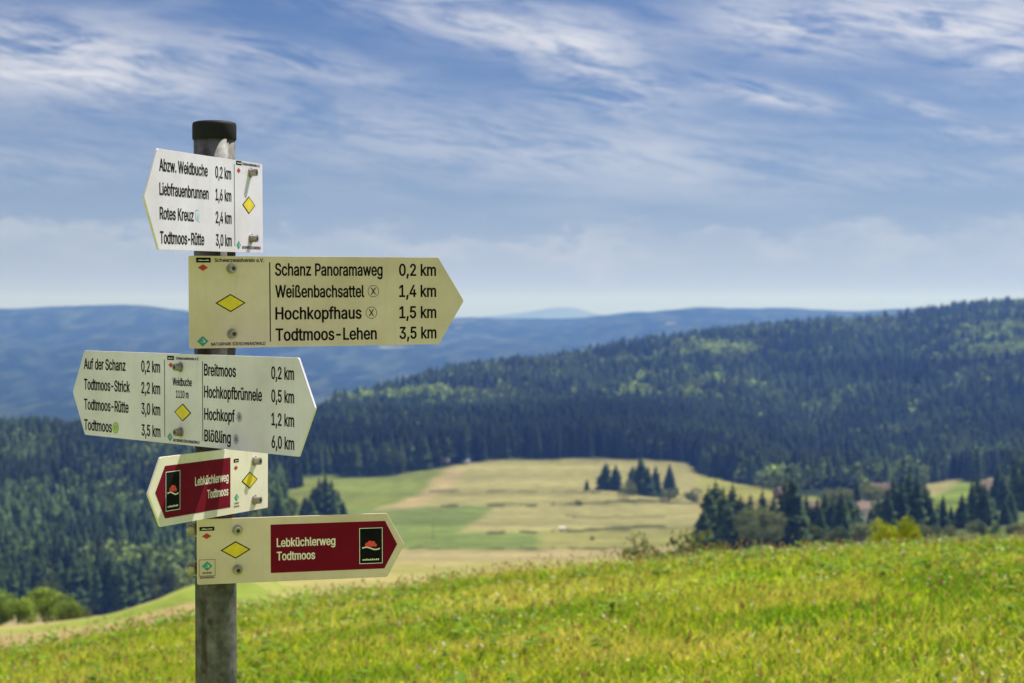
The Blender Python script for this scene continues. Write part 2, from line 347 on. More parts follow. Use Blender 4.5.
# outlines of the grotesque lettering used on the signs: glyph -> [advance, contours], cap height 100
GLYPHS = json.loads(r'''{",":[37,[[7,-23,13,14,27,14,17,-23]]],"-":[89,[[66,48,66,37,22,37,22,48]]],".":[37,[[19,-1,15,0,12,2,10,5,10,8,10,12,12,14,15,16,19,17,22,16,25,14,27,12,28,8,27,5,25,2,22,0]]],"0":[89,[[45,-1,37,-1,31,1,26,5,21,9,17,15,14,22,11,30,10,40,9,50,10,60,11,69,14,78,17,85,21,91,26,95,31,99,38,101,45,101,52,101,58,99,63,95,68,91,72,85,76,78,78,69,79,60,80,50,79,40,78,30,76,22,72,15,68,9,64,5,58,1,52,-1],[45,10,51,11,57,14,62,20,65,28,66,35,67,42,68,50,67,58,66,65,65,72,62,80,57,86,51,89,45,90,38,89,32,86,28,80,24,72,23,65,22,58,21,50,22,42,23,35,24,28,28,20,32,14,38,11]]],"1":[89,[[15,0,15,11,77,11,77,0],[54,100,54,0,42,0,42,88,41,88,17,70,17,84,39,100]]],"2":[89,[[13,0,13,9,46,45,51,51,55,56,61,64,63,73,62,78,60,82,58,86,54,88,49,90,44,90,39,90,34,88,30,85,27,81,26,77,25,71,13,71,14,80,17,87,22,93,28,98,36,100,44,101,53,100,60,98,66,93,71,88,74,81,75,73,73,62,70,57,66,51,62,46,58,41,52,35,30,12,30,11,77,11,77,0]]],"3":[89,[[43,-1,34,-1,26,2,19,6,14,11,10,18,9,26,21,26,23,21,25,17,28,14,32,12,43,10,49,10,54,12,58,15,62,18,64,23,65,28,64,34,62,39,59,43,54,46,48,48,40,49,31,49,31,59,57,88,57,89,14,89,14,100,73,100,73,91,42,55,42,57,52,57,61,54,68,50,73,44,76,37,77,28,76,20,73,13,68,7,61,2,52,0]]],"4":[89,[[8,21,8,31,49,100,61,100,21,33,21,32,81,32,81,21],[55,0,55,24,55,29,55,62,67,62,67,0]]],"5":[89,[[43,-1,35,0,28,2,21,6,16,12,13,18,12,26,24,26,25,21,27,17,34,12,43,10,49,11,54,13,59,16,62,21,64,26,64,32,64,38,62,43,58,48,54,52,49,54,43,54,33,53,25,48,13,50,19,100,72,100,72,89,30,89,26,59,27,59,35,64,45,66,52,65,58,63,63,60,68,56,72,51,74,45,76,39,77,32,76,23,73,15,67,8,61,3,53,0]]],"6":[89,[[44,-1,36,0,28,3,22,8,17,15,14,23,12,32,13,39,16,47,18,53,22,59,27,67,50,100,63,100,30,51,29,51,32,57,38,60,46,62,55,61,62,58,68,53,73,47,75,40,76,31,75,22,72,14,67,8,61,3,53,0],[44,10,50,10,55,12,59,16,62,20,64,25,64,31,64,37,62,42,59,46,55,49,50,51,44,52,39,51,34,49,30,46,27,42,25,37,25,31,25,25,27,20,30,16,34,12,39,10]]],"A":[94,[[3,0,40,100,54,100,91,0,78,0,56,59,54,66,52,73,50,79,48,86,46,94,48,94,46,86,44,79,42,73,39,65,37,59,17,0],[22,28,22,39,73,39,73,28]]],"B":[90,[[12,0,12,100,47,100,57,99,65,96,71,92,75,87,77,81,78,73,78,68,76,63,70,56,62,52,62,52,67,51,71,48,76,45,79,40,81,34,82,27,81,20,79,13,74,8,68,4,59,1,48,0],[24,11,48,11,58,12,65,16,69,21,70,27,69,32,67,36,64,40,60,43,55,45,49,45,24,45],[24,56,47,56,52,57,57,58,61,61,64,64,65,68,66,73,65,79,61,84,56,88,47,89,24,89]]],"C":[100,[[53,-1,44,-1,37,1,30,5,23,10,18,16,14,23,10,31,9,40,8,50,9,60,10,69,14,77,18,84,23,90,30,95,37,99,44,101,53,101,60,101,67,99,73,96,79,93,84,88,88,82,91,76,93,68,80,68,77,78,70,84,62,88,53,90,44,88,36,85,30,79,25,72,22,65,21,58,20,50,21,42,22,35,25,28,30,21,36,15,44,12,53,10,62,12,70,16,77,22,80,32,93,32,91,24,88,18,84,12,79,7,73,4,67,1,60,-1]]],"D":[99,[[43,0,19,0,19,11,42,11,50,12,57,13,62,16,70,22,74,29,77,36,78,42,78,50,78,58,77,65,75,71,70,79,63,84,57,87,51,88,43,89,18,89,18,100,44,100,54,99,62,97,69,94,76,89,81,84,85,77,88,69,90,60,91,50,90,40,88,31,85,23,81,16,75,11,69,6,61,3,53,1],[24,100,24,0,12,0,12,100]]],"H":[102,[[12,0,12,100,24,100,24,57,77,57,77,100,90,100,90,0,77,0,77,46,24,46,24,0]]],"K":[92,[[21,29,21,42,27,51,34,60,42,68,71,100,88,100,45,54,45,54],[12,0,12,100,24,100,24,66,24,44,24,38,24,0],[73,0,37,51,45,61,88,0]]],"L":[77,[[12,0,12,100,24,100,24,11,71,11,71,0]]],"M":[123,[[12,0,12,100,30,100,54,37,56,31,59,24,61,16,63,10,60,10,62,16,65,24,67,31,69,37,94,100,112,100,112,0,99,0,99,57,99,64,99,72,99,81,100,90,101,90,98,80,95,71,92,63,90,57,67,0,56,0,33,57,31,63,28,71,25,80,22,90,23,90,24,82,24,73,24,65,24,57,24,0]]],"N":[103,[[12,0,12,100,27,100,67,36,71,30,76,21,81,11,80,11,79,21,78,31,78,38,78,100,91,100,91,0,76,0,40,57,35,65,29,75,25,81,21,89,23,89,24,75,24,64,25,57,25,0]]],"O":[105,[[52,-1,44,-1,37,1,30,5,23,10,18,16,14,23,10,31,9,40,8,50,9,60,10,69,14,77,18,84,23,90,30,95,37,99,44,101,52,101,61,101,68,99,75,95,82,90,87,84,91,77,94,69,96,60,97,50,96,40,94,31,91,23,87,16,82,10,75,5,68,1,61,-1],[52,10,61,12,69,15,75,21,80,28,83,35,84,42,85,50,84,58,83,65,80,72,75,79,69,85,61,88,52,90,44,88,36,85,30,79,25,72,22,65,21,58,20,50,21,42,22,35,25,28,30,21,36,15,44,12]]],"P":[87,[[12,0,12,100,46,100,57,99,65,96,72,91,77,84,79,77,80,68,79,60,77,52,72,46,65,41,57,38,46,37,21,37,21,48,46,48,53,48,58,50,63,54,65,58,67,63,68,68,67,74,65,79,63,83,58,86,53,88,46,89,24,89,24,0]]],"R":[88,[[12,0,12,100,46,100,57,99,65,96,72,91,77,85,80,78,80,69,80,61,77,53,72,47,65,43,57,40,46,39,19,39,19,50,46,50,53,51,59,52,63,55,66,59,67,64,68,69,67,75,66,80,63,83,58,86,53,88,46,89,24,89,24,0],[69,0,45,45,60,45,84,0]]],"S":[88,[[44,-2,34,-1,25,2,18,6,13,12,9,19,8,27,21,27,22,22,24,17,28,14,33,12,44,10,50,10,56,12,61,14,65,18,67,22,68,27,67,32,65,35,58,40,48,44,36,47,28,50,22,53,17,57,12,64,10,73,11,81,15,88,20,94,27,98,35,100,45,101,54,100,62,98,69,94,74,88,77,82,79,74,66,74,64,81,59,86,53,89,44,90,38,90,33,88,29,86,25,82,23,78,23,74,23,69,26,66,33,61,42,58,52,55,61,52,71,47,78,39,80,34,80,27,79,19,76,12,71,7,64,2,58,0,51,-1]]],"T":[88,[[6,89,6,100,82,100,82,89,50,89,50,0,38,0,38,89]]],"U":[102,[[51,-2,43,-1,36,0,30,3,22,9,17,16,13,24,12,34,12,100,24,100,24,35,25,28,28,22,32,17,37,13,43,11,51,10,59,11,65,13,70,17,74,22,76,28,77,35,77,100,90,100,90,34,89,24,85,16,79,9,71,3,65,0,58,-1]]],"V":[94,[[40,0,3,100,17,100,38,41,40,35,42,27,44,21,46,14,49,6,46,6,48,14,51,21,52,27,55,35,57,41,78,100,91,100,55,0]]],"W":[135,[[30,0,3,100,16,100,32,39,34,29,37,18,39,8,37,8,39,18,42,29,44,39,60,100,75,100,91,39,93,29,96,18,98,8,96,8,98,18,100,29,103,39,119,100,132,100,104,0,90,0,72,63,69,77,66,93,69,93,66,78,62,63,45,0]]],"Z":[86,[[8,0,8,9,54,76,60,85,67,93,68,89,56,89,44,89,8,89,8,100,78,100,78,91,33,25,26,16,19,7,18,11,30,11,42,11,79,11,79,0]]],"a":[77,[[31,-2,25,-1,19,1,13,4,9,9,7,14,6,21,7,27,8,32,11,35,15,38,25,41,35,43,41,44,46,45,52,46,54,48,54,50,54,50,52,58,47,63,43,65,38,65,29,63,23,59,20,54,8,57,11,63,15,68,20,71,26,74,38,76,47,75,56,71,60,68,63,63,65,57,66,49,66,0,54,0,54,10,54,10,50,5,42,0,37,-1],[33,9,40,10,45,12,49,15,52,18,54,23,54,27,54,37,51,36,45,35,39,34,34,33,26,31,20,27,19,24,18,21,20,14,26,10]]],"b":[83,[[45,-2,39,-1,34,1,27,6,23,12,22,12,22,0,10,0,10,100,22,100,22,63,23,63,27,68,34,73,39,75,45,76,54,74,62,71,68,65,73,58,75,51,76,45,77,37,76,30,75,23,73,17,68,9,62,3,54,0],[43,9,50,10,55,13,59,17,62,23,64,30,64,37,64,45,62,51,59,57,55,61,50,64,43,65,37,64,32,61,28,57,25,52,23,45,22,37,23,29,25,23,28,17,32,13,37,10]]],"c":[78,[[41,-2,31,0,23,3,16,9,11,17,9,23,7,30,7,37,7,44,9,51,11,57,16,65,23,71,31,74,41,76,51,74,60,70,67,63,71,54,60,51,57,57,53,61,48,64,41,65,34,64,29,61,24,56,21,51,20,44,19,37,20,30,21,23,24,17,29,13,34,10,41,9,48,10,53,13,57,17,60,23,71,20,67,11,60,4,51,0]]],"d":[83,[[38,-2,30,0,22,3,16,9,11,17,9,23,7,30,7,37,7,45,9,51,11,58,16,65,22,71,30,74,38,76,45,75,50,73,56,68,60,63,61,63,61,100,73,100,73,0,61,0,61,12,60,12,56,6,50,1,45,-1],[40,9,46,10,52,13,56,17,59,23,61,29,61,37,61,45,59,52,56,57,52,61,47,64,40,65,34,64,28,61,24,57,21,51,20,45,19,37,20,30,21,23,24,17,29,13,34,10]]],"e":[79,[[42,-2,32,0,23,3,16,9,11,17,9,23,7,29,7,37,7,44,9,51,11,57,16,65,23,71,31,74,40,76,52,74,58,71,63,67,67,62,70,55,72,48,73,38,73,33,15,33,15,43,66,43,61,40,60,47,59,53,56,58,52,62,47,64,40,65,34,64,29,62,25,58,21,53,19,47,19,41,19,35,20,27,22,21,25,16,30,12,35,10,42,9,50,10,56,14,60,21,72,18,69,12,66,8,61,4,56,1,49,-1]]],"f":[50,[[45,75,45,64,1,64,1,75],[16,0,16,85,17,91,19,96,22,99,27,102,37,104,44,104,48,102,45,92,42,93,38,93,34,92,30,90,28,87,28,82,28,0]]],"g":[84,[[41,-30,33,-29,26,-27,21,-25,16,-22,10,-14,20,-8,24,-13,30,-17,35,-19,41,-19,49,-18,55,-15,60,-9,61,-1,61,13,60,13,56,8,50,3,45,1,38,1,30,2,22,5,16,11,11,18,9,24,7,30,7,38,7,45,9,52,11,58,16,65,22,71,30,74,39,76,45,75,50,73,57,68,60,63,62,63,62,75,73,75,73,-2,72,-11,69,-18,64,-23,57,-27,49,-29],[40,12,47,12,52,15,56,19,59,24,61,30,61,38,61,45,59,52,56,57,52,61,47,64,40,65,34,64,29,61,24,57,21,52,20,45,19,38,20,30,21,24,24,19,29,15,34,12]]],"h":[81,[[22,45,22,0,10,0,10,100,22,100,22,57,20,57,24,65,30,71,37,74,45,76,52,75,58,72,63,69,67,63,69,56,70,47,70,0,58,0,58,46,57,54,54,60,48,63,41,65,36,64,32,62,28,60,25,56,23,51]]],"i":[33,[[10,0,10,75,22,75,22,0],[16,87,13,88,11,89,9,92,8,95,9,98,11,101,13,102,16,103,20,102,22,101,24,98,25,95,24,92,22,89,20,88]]],"k":[75,[[22,27,22,42,24,42,56,75,71,75,36,39,35,39],[10,0,10,100,22,100,22,0],[58,0,29,37,38,45,73,0]]],"l":[37,[[27,0,20,1,15,4,11,9,10,17,10,100,22,100,22,19,23,15,24,12,26,11,29,10,32,10,33,11,36,1,32,0]]],"m":[120,[[10,0,10,75,22,75,22,58,21,58,23,64,26,68,34,74,43,76,51,75,56,71,61,65,63,58,61,58,63,63,66,67,75,74,80,75,86,76,92,75,98,73,103,70,106,65,109,58,109,50,109,0,97,0,97,50,96,57,93,61,88,64,82,65,78,64,74,63,68,57,66,49,66,0,54,0,54,51,53,57,50,61,45,64,39,65,31,63,27,60,25,57,23,52,22,47,22,0]]],"n":[81,[[22,45,22,0,10,0,10,75,22,75,22,57,20,57,24,65,30,71,37,74,45,76,52,75,58,72,63,69,67,63,69,56,70,47,70,0,58,0,58,46,57,54,54,60,48,63,41,65,36,64,32,62,28,60,25,56,23,51]]],"o":[82,[[41,-2,31,0,23,3,16,9,11,17,9,23,7,30,7,37,7,44,9,51,11,57,16,65,23,71,31,74,41,76,50,74,59,71,66,65,71,57,73,51,74,44,75,37,74,30,73,23,71,17,66,9,59,3,50,0],[41,9,48,10,53,13,57,17,60,23,62,30,63,37,62,44,60,51,57,56,53,61,48,64,41,65,34,64,29,61,24,56,21,51,20,44,19,37,20,30,21,23,24,17,29,13,34,10]]],"p":[83,[[10,-28,10,75,22,75,22,63,23,63,27,68,34,73,39,75,45,76,54,74,62,71,68,65,73,58,75,51,76,45,77,37,76,30,75,23,73,17,68,9,62,3,54,0,45,-2,39,-1,34,1,27,6,23,12,22,12,22,-28],[43,9,50,10,55,13,59,17,62,23,64,30,64,37,64,45,62,51,59,57,55,61,50,64,43,65,37,64,32,61,28,57,25,52,23,45,22,37,23,29,25,23,28,17,32,13,37,10]]],"r":[51,[[10,0,10,75,22,75,22,63,23,63,26,68,30,72,36,75,42,76,45,76,48,75,48,63,45,64,41,64,36,63,31,62,28,59,25,56,23,51,22,47,22,0]]],"s":[72,[[36,-2,28,-1,22,1,17,4,12,7,9,12,7,19,18,21,21,16,24,12,29,10,36,9,43,10,48,12,52,16,53,20,52,24,50,27,46,29,42,30,29,33,20,37,14,41,10,47,9,54,10,60,13,65,17,70,23,73,29,75,37,76,44,75,50,73,55,70,59,67,64,57,53,54,51,58,48,62,43,65,37,65,31,65,26,62,22,59,21,54,22,51,24,48,28,46,34,44,45,41,54,38,60,34,64,28,65,21,64,15,61,9,57,5,51,1,44,-1]]],"t":[45,[[40,75,40,64,1,64,1,75],[13,93,25,93,25,19,25,15,27,12,29,10,33,10,36,10,40,11,42,0,38,-1,33,-1,25,0,18,4,14,10,13,18]]],"u":[81,[[36,-1,29,0,23,2,17,6,14,12,11,19,10,27,10,75,22,75,22,28,23,21,27,15,32,11,39,10,44,10,49,12,53,15,56,19,58,24,58,30,58,75,70,75,70,0,59,0,59,18,60,18,56,9,51,3,44,0]]],"v":[77,[[32,0,3,75,17,75,32,30,37,17,40,4,36,4,40,17,44,30,60,75,73,75,44,0]]],"w":[111,[[27,0,4,75,17,75,26,42,30,27,34,8,32,8,36,26,41,42,50,75,62,75,71,42,75,27,79,8,77,8,81,27,85,42,94,75,107,75,84,0,72,0,63,34,60,44,57,55,54,66,57,66,54,55,52,44,49,34,39,0]]],"z":[75,[[8,0,8,9,50,63,50,63,9,63,9,75,65,75,65,65,25,12,25,11,67,11,67,0]]],"Ü":[102,[[51,-2,43,-1,36,0,30,3,22,9,17,16,13,24,12,34,12,100,24,100,24,35,25,28,28,22,32,17,37,13,43,11,51,10,59,11,65,13,70,17,74,22,76,28,77,35,77,100,90,100,90,34,89,24,85,16,79,9,71,3,65,0,58,-1],[65,112,62,113,59,115,58,117,57,120,58,123,59,126,62,128,65,128,68,128,71,126,72,123,73,120,72,117,71,115,68,113],[37,112,34,113,31,115,29,117,29,120,29,123,31,126,34,128,37,128,40,128,42,126,44,123,45,120,44,117,42,115,40,113]]],"ß":[87,[[24,71,24,0,12,0,12,71,13,80,15,88,19,94,25,98,31,101,39,101,45,101,51,99,57,96,61,91,64,85,65,77,64,69,61,63,57,59,56,54,57,50,58,47,64,42,71,37,77,30,79,25,79,20,78,14,76,8,72,4,67,1,60,-1,53,-1,41,0,36,2,32,4,37,14,43,11,47,10,52,10,58,11,63,13,66,16,67,21,67,24,65,27,59,33,52,38,46,45,44,49,44,53,45,60,49,65,52,69,53,76,52,82,49,87,44,89,39,90,32,89,28,86,25,80]]],"ö":[82,[[41,-2,31,0,23,3,16,9,11,17,9,23,7,30,7,37,7,44,9,51,11,57,16,65,23,71,31,74,41,76,50,74,59,71,66,65,71,57,73,51,74,44,75,37,74,30,73,23,71,17,66,9,59,3,50,0],[41,9,48,10,53,13,57,17,60,23,62,30,63,37,62,44,60,51,57,56,53,61,48,64,41,65,34,64,29,61,24,56,21,51,20,44,19,37,20,30,21,23,24,17,29,13,34,10],[55,87,52,88,49,89,48,92,47,95,48,98,49,101,52,102,55,103,58,102,61,101,62,98,63,95,62,92,61,89,58,88],[27,87,24,88,21,89,19,92,19,95,19,98,21,101,24,102,27,103,30,102,32,101,34,98,35,95,34,92,32,89,30,88]]],"ü":[81,[[36,-1,29,0,23,2,17,6,14,12,11,19,10,27,10,75,22,75,22,28,23,21,27,15,32,11,39,10,44,10,49,12,53,15,56,19,58,24,58,30,58,75,70,75,70,0,59,0,59,18,60,18,56,9,51,3,44,0],[54,87,51,88,49,89,47,92,46,95,47,98,49,101,51,102,54,103,57,102,60,101,62,98,62,95,62,92,60,89,57,88],[26,87,23,88,21,89,19,92,18,95,19,98,21,101,23,102,26,103,29,102,32,101,34,98,34,95,34,92,32,89,29,88]]]}''')
_glyph = {}


def glyph_mesh(ch):
    """triangles of one glyph: everything its outlines wind around"""
    if ch in _glyph:
        return _glyph[ch]
    adv, cons = GLYPHS[ch]
    V, E, L = [], [], []
    for c in cons:
        pts = []
        for i in range(0, len(c), 2):
            q = (c[i] / 100, c[i + 1] / 100)
            if not pts or q != pts[-1]:
                pts.append(q)
        if pts[0] == pts[-1]:
            pts.pop()
        k = len(V)
        n = len(pts)
        # bolder strokes: push the outline outwards, more across than up
        fat = []
        for i in range(n):
            a, b, c_ = Vector(pts[i - 1]), Vector(pts[i]), Vector(pts[(i + 1) % n])
            u, w_ = (b - a).normalized(), (c_ - b).normalized()
            m1, m2 = Vector((-u.y, u.x)), Vector((-w_.y, w_.x))
            mm = (m1 + m2)
            mm = mm / max(.5, mm.length_squared / 2)
            fat.append((b.x + mm.x * .046, b.y + mm.y * .024))
        pts = fat
        V += [Vector(q) for q in pts]
        E += [(k + i, k + (i + 1) % n) for i in range(n)]
        L.append(np.array(pts))
    vo, _, fo, _, _, _ = delaunay_2d_cdt(V, E, [], 0, 1e-5)
    tri = []
    for f in fo:
        cx = sum(vo[i].x for i in f) / len(f)
        cy_ = sum(vo[i].y for i in f) / len(f)
        wn = 0.0
        for P in L:
            ang = np.arctan2(P[:, 1] - cy_, P[:, 0] - cx)
            d = np.diff(np.append(ang, ang[0]))
            wn += ((d + np.pi) % (2 * np.pi) - np.pi).sum() / (2 * np.pi)
        if abs(wn) > .5:
            tri.append(tuple(f))
    _glyph[ch] = (adv / 100, [(v.x, v.y) for v in vo], tri)
    return _glyph[ch]


def text_mesh(body, bold=0):
    co, faces, x = [], [], 0.0
    for ch in body:
        if ch == ' ':
            x += .40
            continue
        adv, v, t = glyph_mesh(ch)
        b = len(co)
        co += [(px + x, py) for px, py in v]
        faces += [tuple(i + b for i in f) for f in t]
        x += adv
    return np.array(co), faces


class Letters:
    """collects flat lettering and small flat marks (millimetres, on a sign's own face)"""

    def __init__(self, lift):
        self.v, self.f, self.lift = [], [], lift

    def add(self, pts, faces):
        b = len(self.v)
        self.v += [(x / 1000, -self.lift / 1000, z / 1000) for x, z in pts]
        self.f += [tuple(i + b for i in f) for f in faces]

    def text(self, body, x0, x1, base, cap, bold=0.014):
        co, faces = text_mesh(body, bold)
        s = cap
        lo, hi = co[:, 0].min(), co[:, 0].max()
        k = (x1 - x0) / (hi - lo)
        self.add([(x0 + (p[0] - lo) * k, base + p[1] * s) for p in co], faces)

    def rect(self, x0, x1, z0, z1):
        self.add([(x0, z0), (x1, z0), (x1, z1), (x0, z1)], [(0, 1, 2, 3)])

    def poly(self, pts):
        self.add(pts, [tuple(range(len(pts)))])

    def diamond(self, cx, cz, hw, hh):
        self.poly([(cx - hw, cz), (cx, cz - hh), (cx + hw, cz), (cx, cz + hh)])

    def ellipse(self, cx, cz, rx, rz, n=24):
        self.poly([(cx + rx * math.cos(2 * math.pi * i / n), cz + rz * math.sin(2 * math.pi * i / n)) for i in range(n)])

    def ring(self, cx, cz, r0, r1, n=28):
        p = []
        for i in range(n):
            c, s = math.cos(2 * math.pi * i / n), math.sin(2 * math.pi * i / n)
            p += [(cx + r0 * c, cz + r0 * s), (cx + r1 * c, cz + r1 * s)]
        self.add(p, [(2 * i, 2 * i + 1, (2 * i + 3) % (2 * n), (2 * i + 2) % (2 * n)) for i in range(n)])

    def line(self, x0, z0, x1, z1, w):
        dx, dz = x1 - x0, z1 - z0
        l = math.hypot(dx, dz)
        nx, nz = -dz / l * w / 2, dx / l * w / 2
        self.poly([(x0 + nx, z0 + nz), (x0 - nx, z0 - nz), (x1 - nx, z1 - nz), (x1 + nx, z1 + nz)])

    def frame(self, x0, x1, z0, z1, w):
        self.rect(x0, x1, z1 - w, z1)
        self.rect(x0, x1, z0, z0 + w)
        self.rect(x0, x0 + w, z0 + w, z1 - w)
        self.rect(x1 - w, x1, z0 + w, z1 - w)

    def build(self, name, mat, parent):
        me = bpy.data.meshes.new(name)
        me.from_pydata(self.v, [], self.f)
        me.materials.append(mat)
        me.update()
        return link(bpy.data.objects.new(name, me), parent)


# ------------------------------------------------------------------ signpost
POST = Vector((-0.429, 2.600, 0.0))
PR = 0.0297
OFF = 0.042


def build_post():
    root = empty('signpost_pole', (POST.x, POST.y, 0))
    tag(root, 'weathered galvanised steel pole with black cap carrying the five trail signs', 'pole')
    bm = bmesh.new()
    bm_lathe(bm, [(PR, -0.35), (PR, 0.4), (PR, 0.8), (PR, 1.2), (PR, 1.845)], 48)
    obj_bm('tube', bm, M_STEEL, root, True)
    bm = bmesh.new()
    bm_lathe(bm, [(PR + .0015, 1.838), (PR + .0019, 1.840), (PR + .0019, 1.859), (PR + .0008, 1.8625), (PR - .004, 1.864), (.004, 1.8645)], 48)
    c = obj_bm('cap', bm, M_CAP, root, False)
    for p in c.data.polygons:
        p.use_smooth = len(p.vertices) == 4
    # old drilled holes below the lowest sign
    for a, z in ((-118, 1.165), (-118, 1.130), (-118, 1.074), (-98, 1.146)):
        r = R(a)
        d = Vector((math.cos(r), math.sin(r), 0))
        bm = bmesh.new()
        bm_cyl(bm, d * (PR - .001) + Vector((0, 0, z)), d * (PR + .0006) + Vector((0, 0, z)), .0042, .0036, 14)
        obj_bm('drill_hole', bm, M_BOLT_DARK, root)


def plate_outline(x0, x1, h, tip, kind):
    """outline with slightly rounded corners, millimetres"""
    z = h / 2
    if kind == 'L':
        p = [(x0 + tip, -z, 2), (x1, -z, 3), (x1, z, 3), (x0 + tip, z, 2), (x0, 0, 2)]
    elif kind == 'R':
        p = [(x0, -z, 3), (x1 - tip, -z, 2), (x1, 0, 2), (x1 - tip, z, 2), (x0, z, 3)]
    else:
        p = [(x0 + tip, -z, 2), (x1 - tip, -z, 2), (x1, 0, 2), (x1 - tip, z, 2), (x0 + tip, z, 2), (x0, 0, 2)]
    out = []
    n = len(p)
    for i in range(n):
        a, b, c = Vector(p[i - 1][:2]), Vector(p[i][:2]), Vector(p[(i + 1) % n][:2])
        r = p[i][2]
        u, w = (a - b).normalized(), (c - b).normalized()
        q0, q1 = b + u * r, b + w * r
        for k in range(4):
            t = k / 3
            out.append((q0 * (1 - t) ** 2 + b * 2 * t * (1 - t) + q1 * t ** 2))
    return out


def build_plate(root, x0, x1, h, tip, kind, mat, thick=3.4):
    pts = plate_outline(x0, x1, h, tip, kind)
    bm = bmesh.new()
    cx = sum(p.x for p in pts) / len(pts)
    cz = sum(p.y for p in pts) / len(pts)
    bev = .5

    def ring(shrink, y):
        vs = []
        for p in pts:
            d = Vector((p.x - cx, p.y - cz))
            d = d * (1 - shrink / max(20, d.length))
            vs.append(bm.verts.new(((cx + d.x) / 1000, y / 1000, (cz + d.y) / 1000)))
        return vs
    r = [ring(bev, 0), ring(0, bev), ring(0, thick - bev), ring(bev, thick)]
    n = len(pts)
    for a, b in zip(r, r[1:]):
        for i in range(n):
            j = (i + 1) % n
            bm.faces.new((a[i], a[j], b[j], b[i]))
    bm.faces.new(r[0][::-1])
    bm.faces.new(r[-1])
    bmesh.ops.recalc_face_normals(bm, faces=bm.faces)
    return obj_bm('plate', bm, mat, root)


def build_bolt(root, x, z):
    bm = bmesh.new()
    x, z = x / 1000, z / 1000
    bm_cyl(bm, (x, .0, z), (x, -.0016, z), .0075, .0072, 20)
    bm_cyl(bm, (x, -.0016, z), (x, -.0105, z), .0056, .0053, 20, True)
    b = obj_bm('bolt', bm, M_BOLT, root)
    bm = bmesh.new()
    bm_cyl(bm, (x, -.0104, z), (x, -.0109, z), .0031, .0031, 6)
    obj_bm('socket', bm, M_BOLT_DARK, b)


def build_clamp(root, bx, z):
    """band round the pole with an ear to the sign bolt and a nut on the other side"""
    bm = bmesh.new()
    z = z / 1000
    n, r0, r1, hh = 32, PR + .0006, PR + .0032, .011
    rings = []
    for (r, dz) in ((r0, -hh), (r1, -hh), (r1, hh), (r0, hh)):
        rings.append([bm.verts.new((r * math.cos(2 * math.pi * i / n), OFF + r * math.sin(2 * math.pi * i / n), z + dz)) for i in range(n)])
    for k in range(4):
        a, b = rings[k], rings[(k + 1) % 4]
        for i in range(n):
            j = (i + 1) % n
            bm.faces.new((a[i], a[j], b[j], b[i]))
    bxm = bx / 1000
    s = 1 if bxm >= 0 else -1
    e = max(abs(bxm), .030)
    xa, xb = sorted((s * (e - .006), s * (e + .009)))
    bm_box(bm, xa, xb, .0036, .030, z - .009, z + .009)
    xa, xb = sorted((-s * (PR + .001), -s * (PR + .013)))
    bm_box(bm, xa, xb, .0256, .0300, z - .009, z + .009)
    bm_cyl(bm, (-s * (PR + .0085), .0256, z), (-s * (PR + .0085), .0150, z), .0058, .0055, 6)
    obj_bm('clamp', bm, M_BOLT, root)


def build_sign(name, label, th, roll, z, x0, L, H, tip, kind, mat, bolts, cat='sign'):
    th = R(th)
    n = Vector((math.sin(th), -math.cos(th), 0))
    root = empty(name, POST + n * OFF + Vector((0, 0, z)), (0, -R(roll), th))
    tag(root, label, cat, 'trail signs on the steel pole')
    build_plate(root, x0, x0 + L, H, tip, kind, mat)
    CURRENT[0] = root
    for bx, bz in bolts:
        build_bolt(root, bx, bz)
        build_clamp(root, bx, bz)
    return root


def marker(root, cx, cz, hw=21, hh=12):
    a = Letters(.25)
    a.diamond(cx, cz, hw + 1.6, hh + .95)
    o = a.build('trail_marker', M_INK, root)
    b = Letters(.5)
    b.diamond(cx, cz, hw - 1.4, hh - .85)
    b.build('marker_fill', M_YELLOW, o)


def badges(root, bar, hd, red, teal, ft, small=1.0):
    k = Letters(.25)
    k.rect(*bar)
    o = k.build('club_bar', M_INK, root)
    w = Letters(.5)
    x0, x1, z0, z1 = bar
    zz = (z0 + z1) / 2
    w.poly([(x0 + 2, zz - .8), (x1 - 2, zz - .8), (x1 - 4, zz + .5), ((x0 + x1) / 2, zz - .1), (x0 + 5, zz + .6)])
    w.build('bar_motif', M_WHITE_INK, o)
    r = Letters(.25)
    r.diamond(red[0], red[1], 7.6 * small, 4.7 * small)
    r.build('red_diamond', M_RUBY, root)
    t = Letters(.25)
    t.diamond(teal[0], teal[1], 8.6 * small, 7.6 * small)
    o = t.build('park_emblem', M_TEAL, root)
    m = Letters(.5)
    a, b = teal
    s = small
    m.poly([(a - 4 * s, b - 1.2 * s), (a - 1 * s, b - 1.8 * s), (a + 3.2 * s, b - 2.2 * s), (a + 4 * s, b + .3 * s), (a + 1 * s, b + 3 * s), (a - 1.2 * s, b + 2.6 * s),
            (a + 1.6 * s, b + .8 * s), (a + 1.2 * s, b - .8 * s), (a - 1 * s, b - .6 * s)])
    m.build('emblem_leaf', M_MINT, o)


ROWS = (37.2, 5.7, -25.6, -57.2)
CAPH = 16.6


CURRENT = [None]


def rows(l, names, x0, ends, k0, k1, dist, rws=ROWS, cap=CAPH):
    for nme, e, b, d in zip(names, ends, rws, dist):
        l.text(nme, x0, e, b, cap)
    km = Letters(.25)
    for b, d in zip(rws, dist):
        km.text(d, k0, k1, b, cap)
    km.build('lettering', M_INK, CURRENT[0])


def snowflake(l, cx, cz, rx, rz):
    for a in range(0, 180, 30):
        c, s = math.cos(R(a + 15)), math.sin(R(a + 15))
        l.line(cx - rx * c, cz - rz * s, cx + rx * c, cz + rz * s, 1.3)


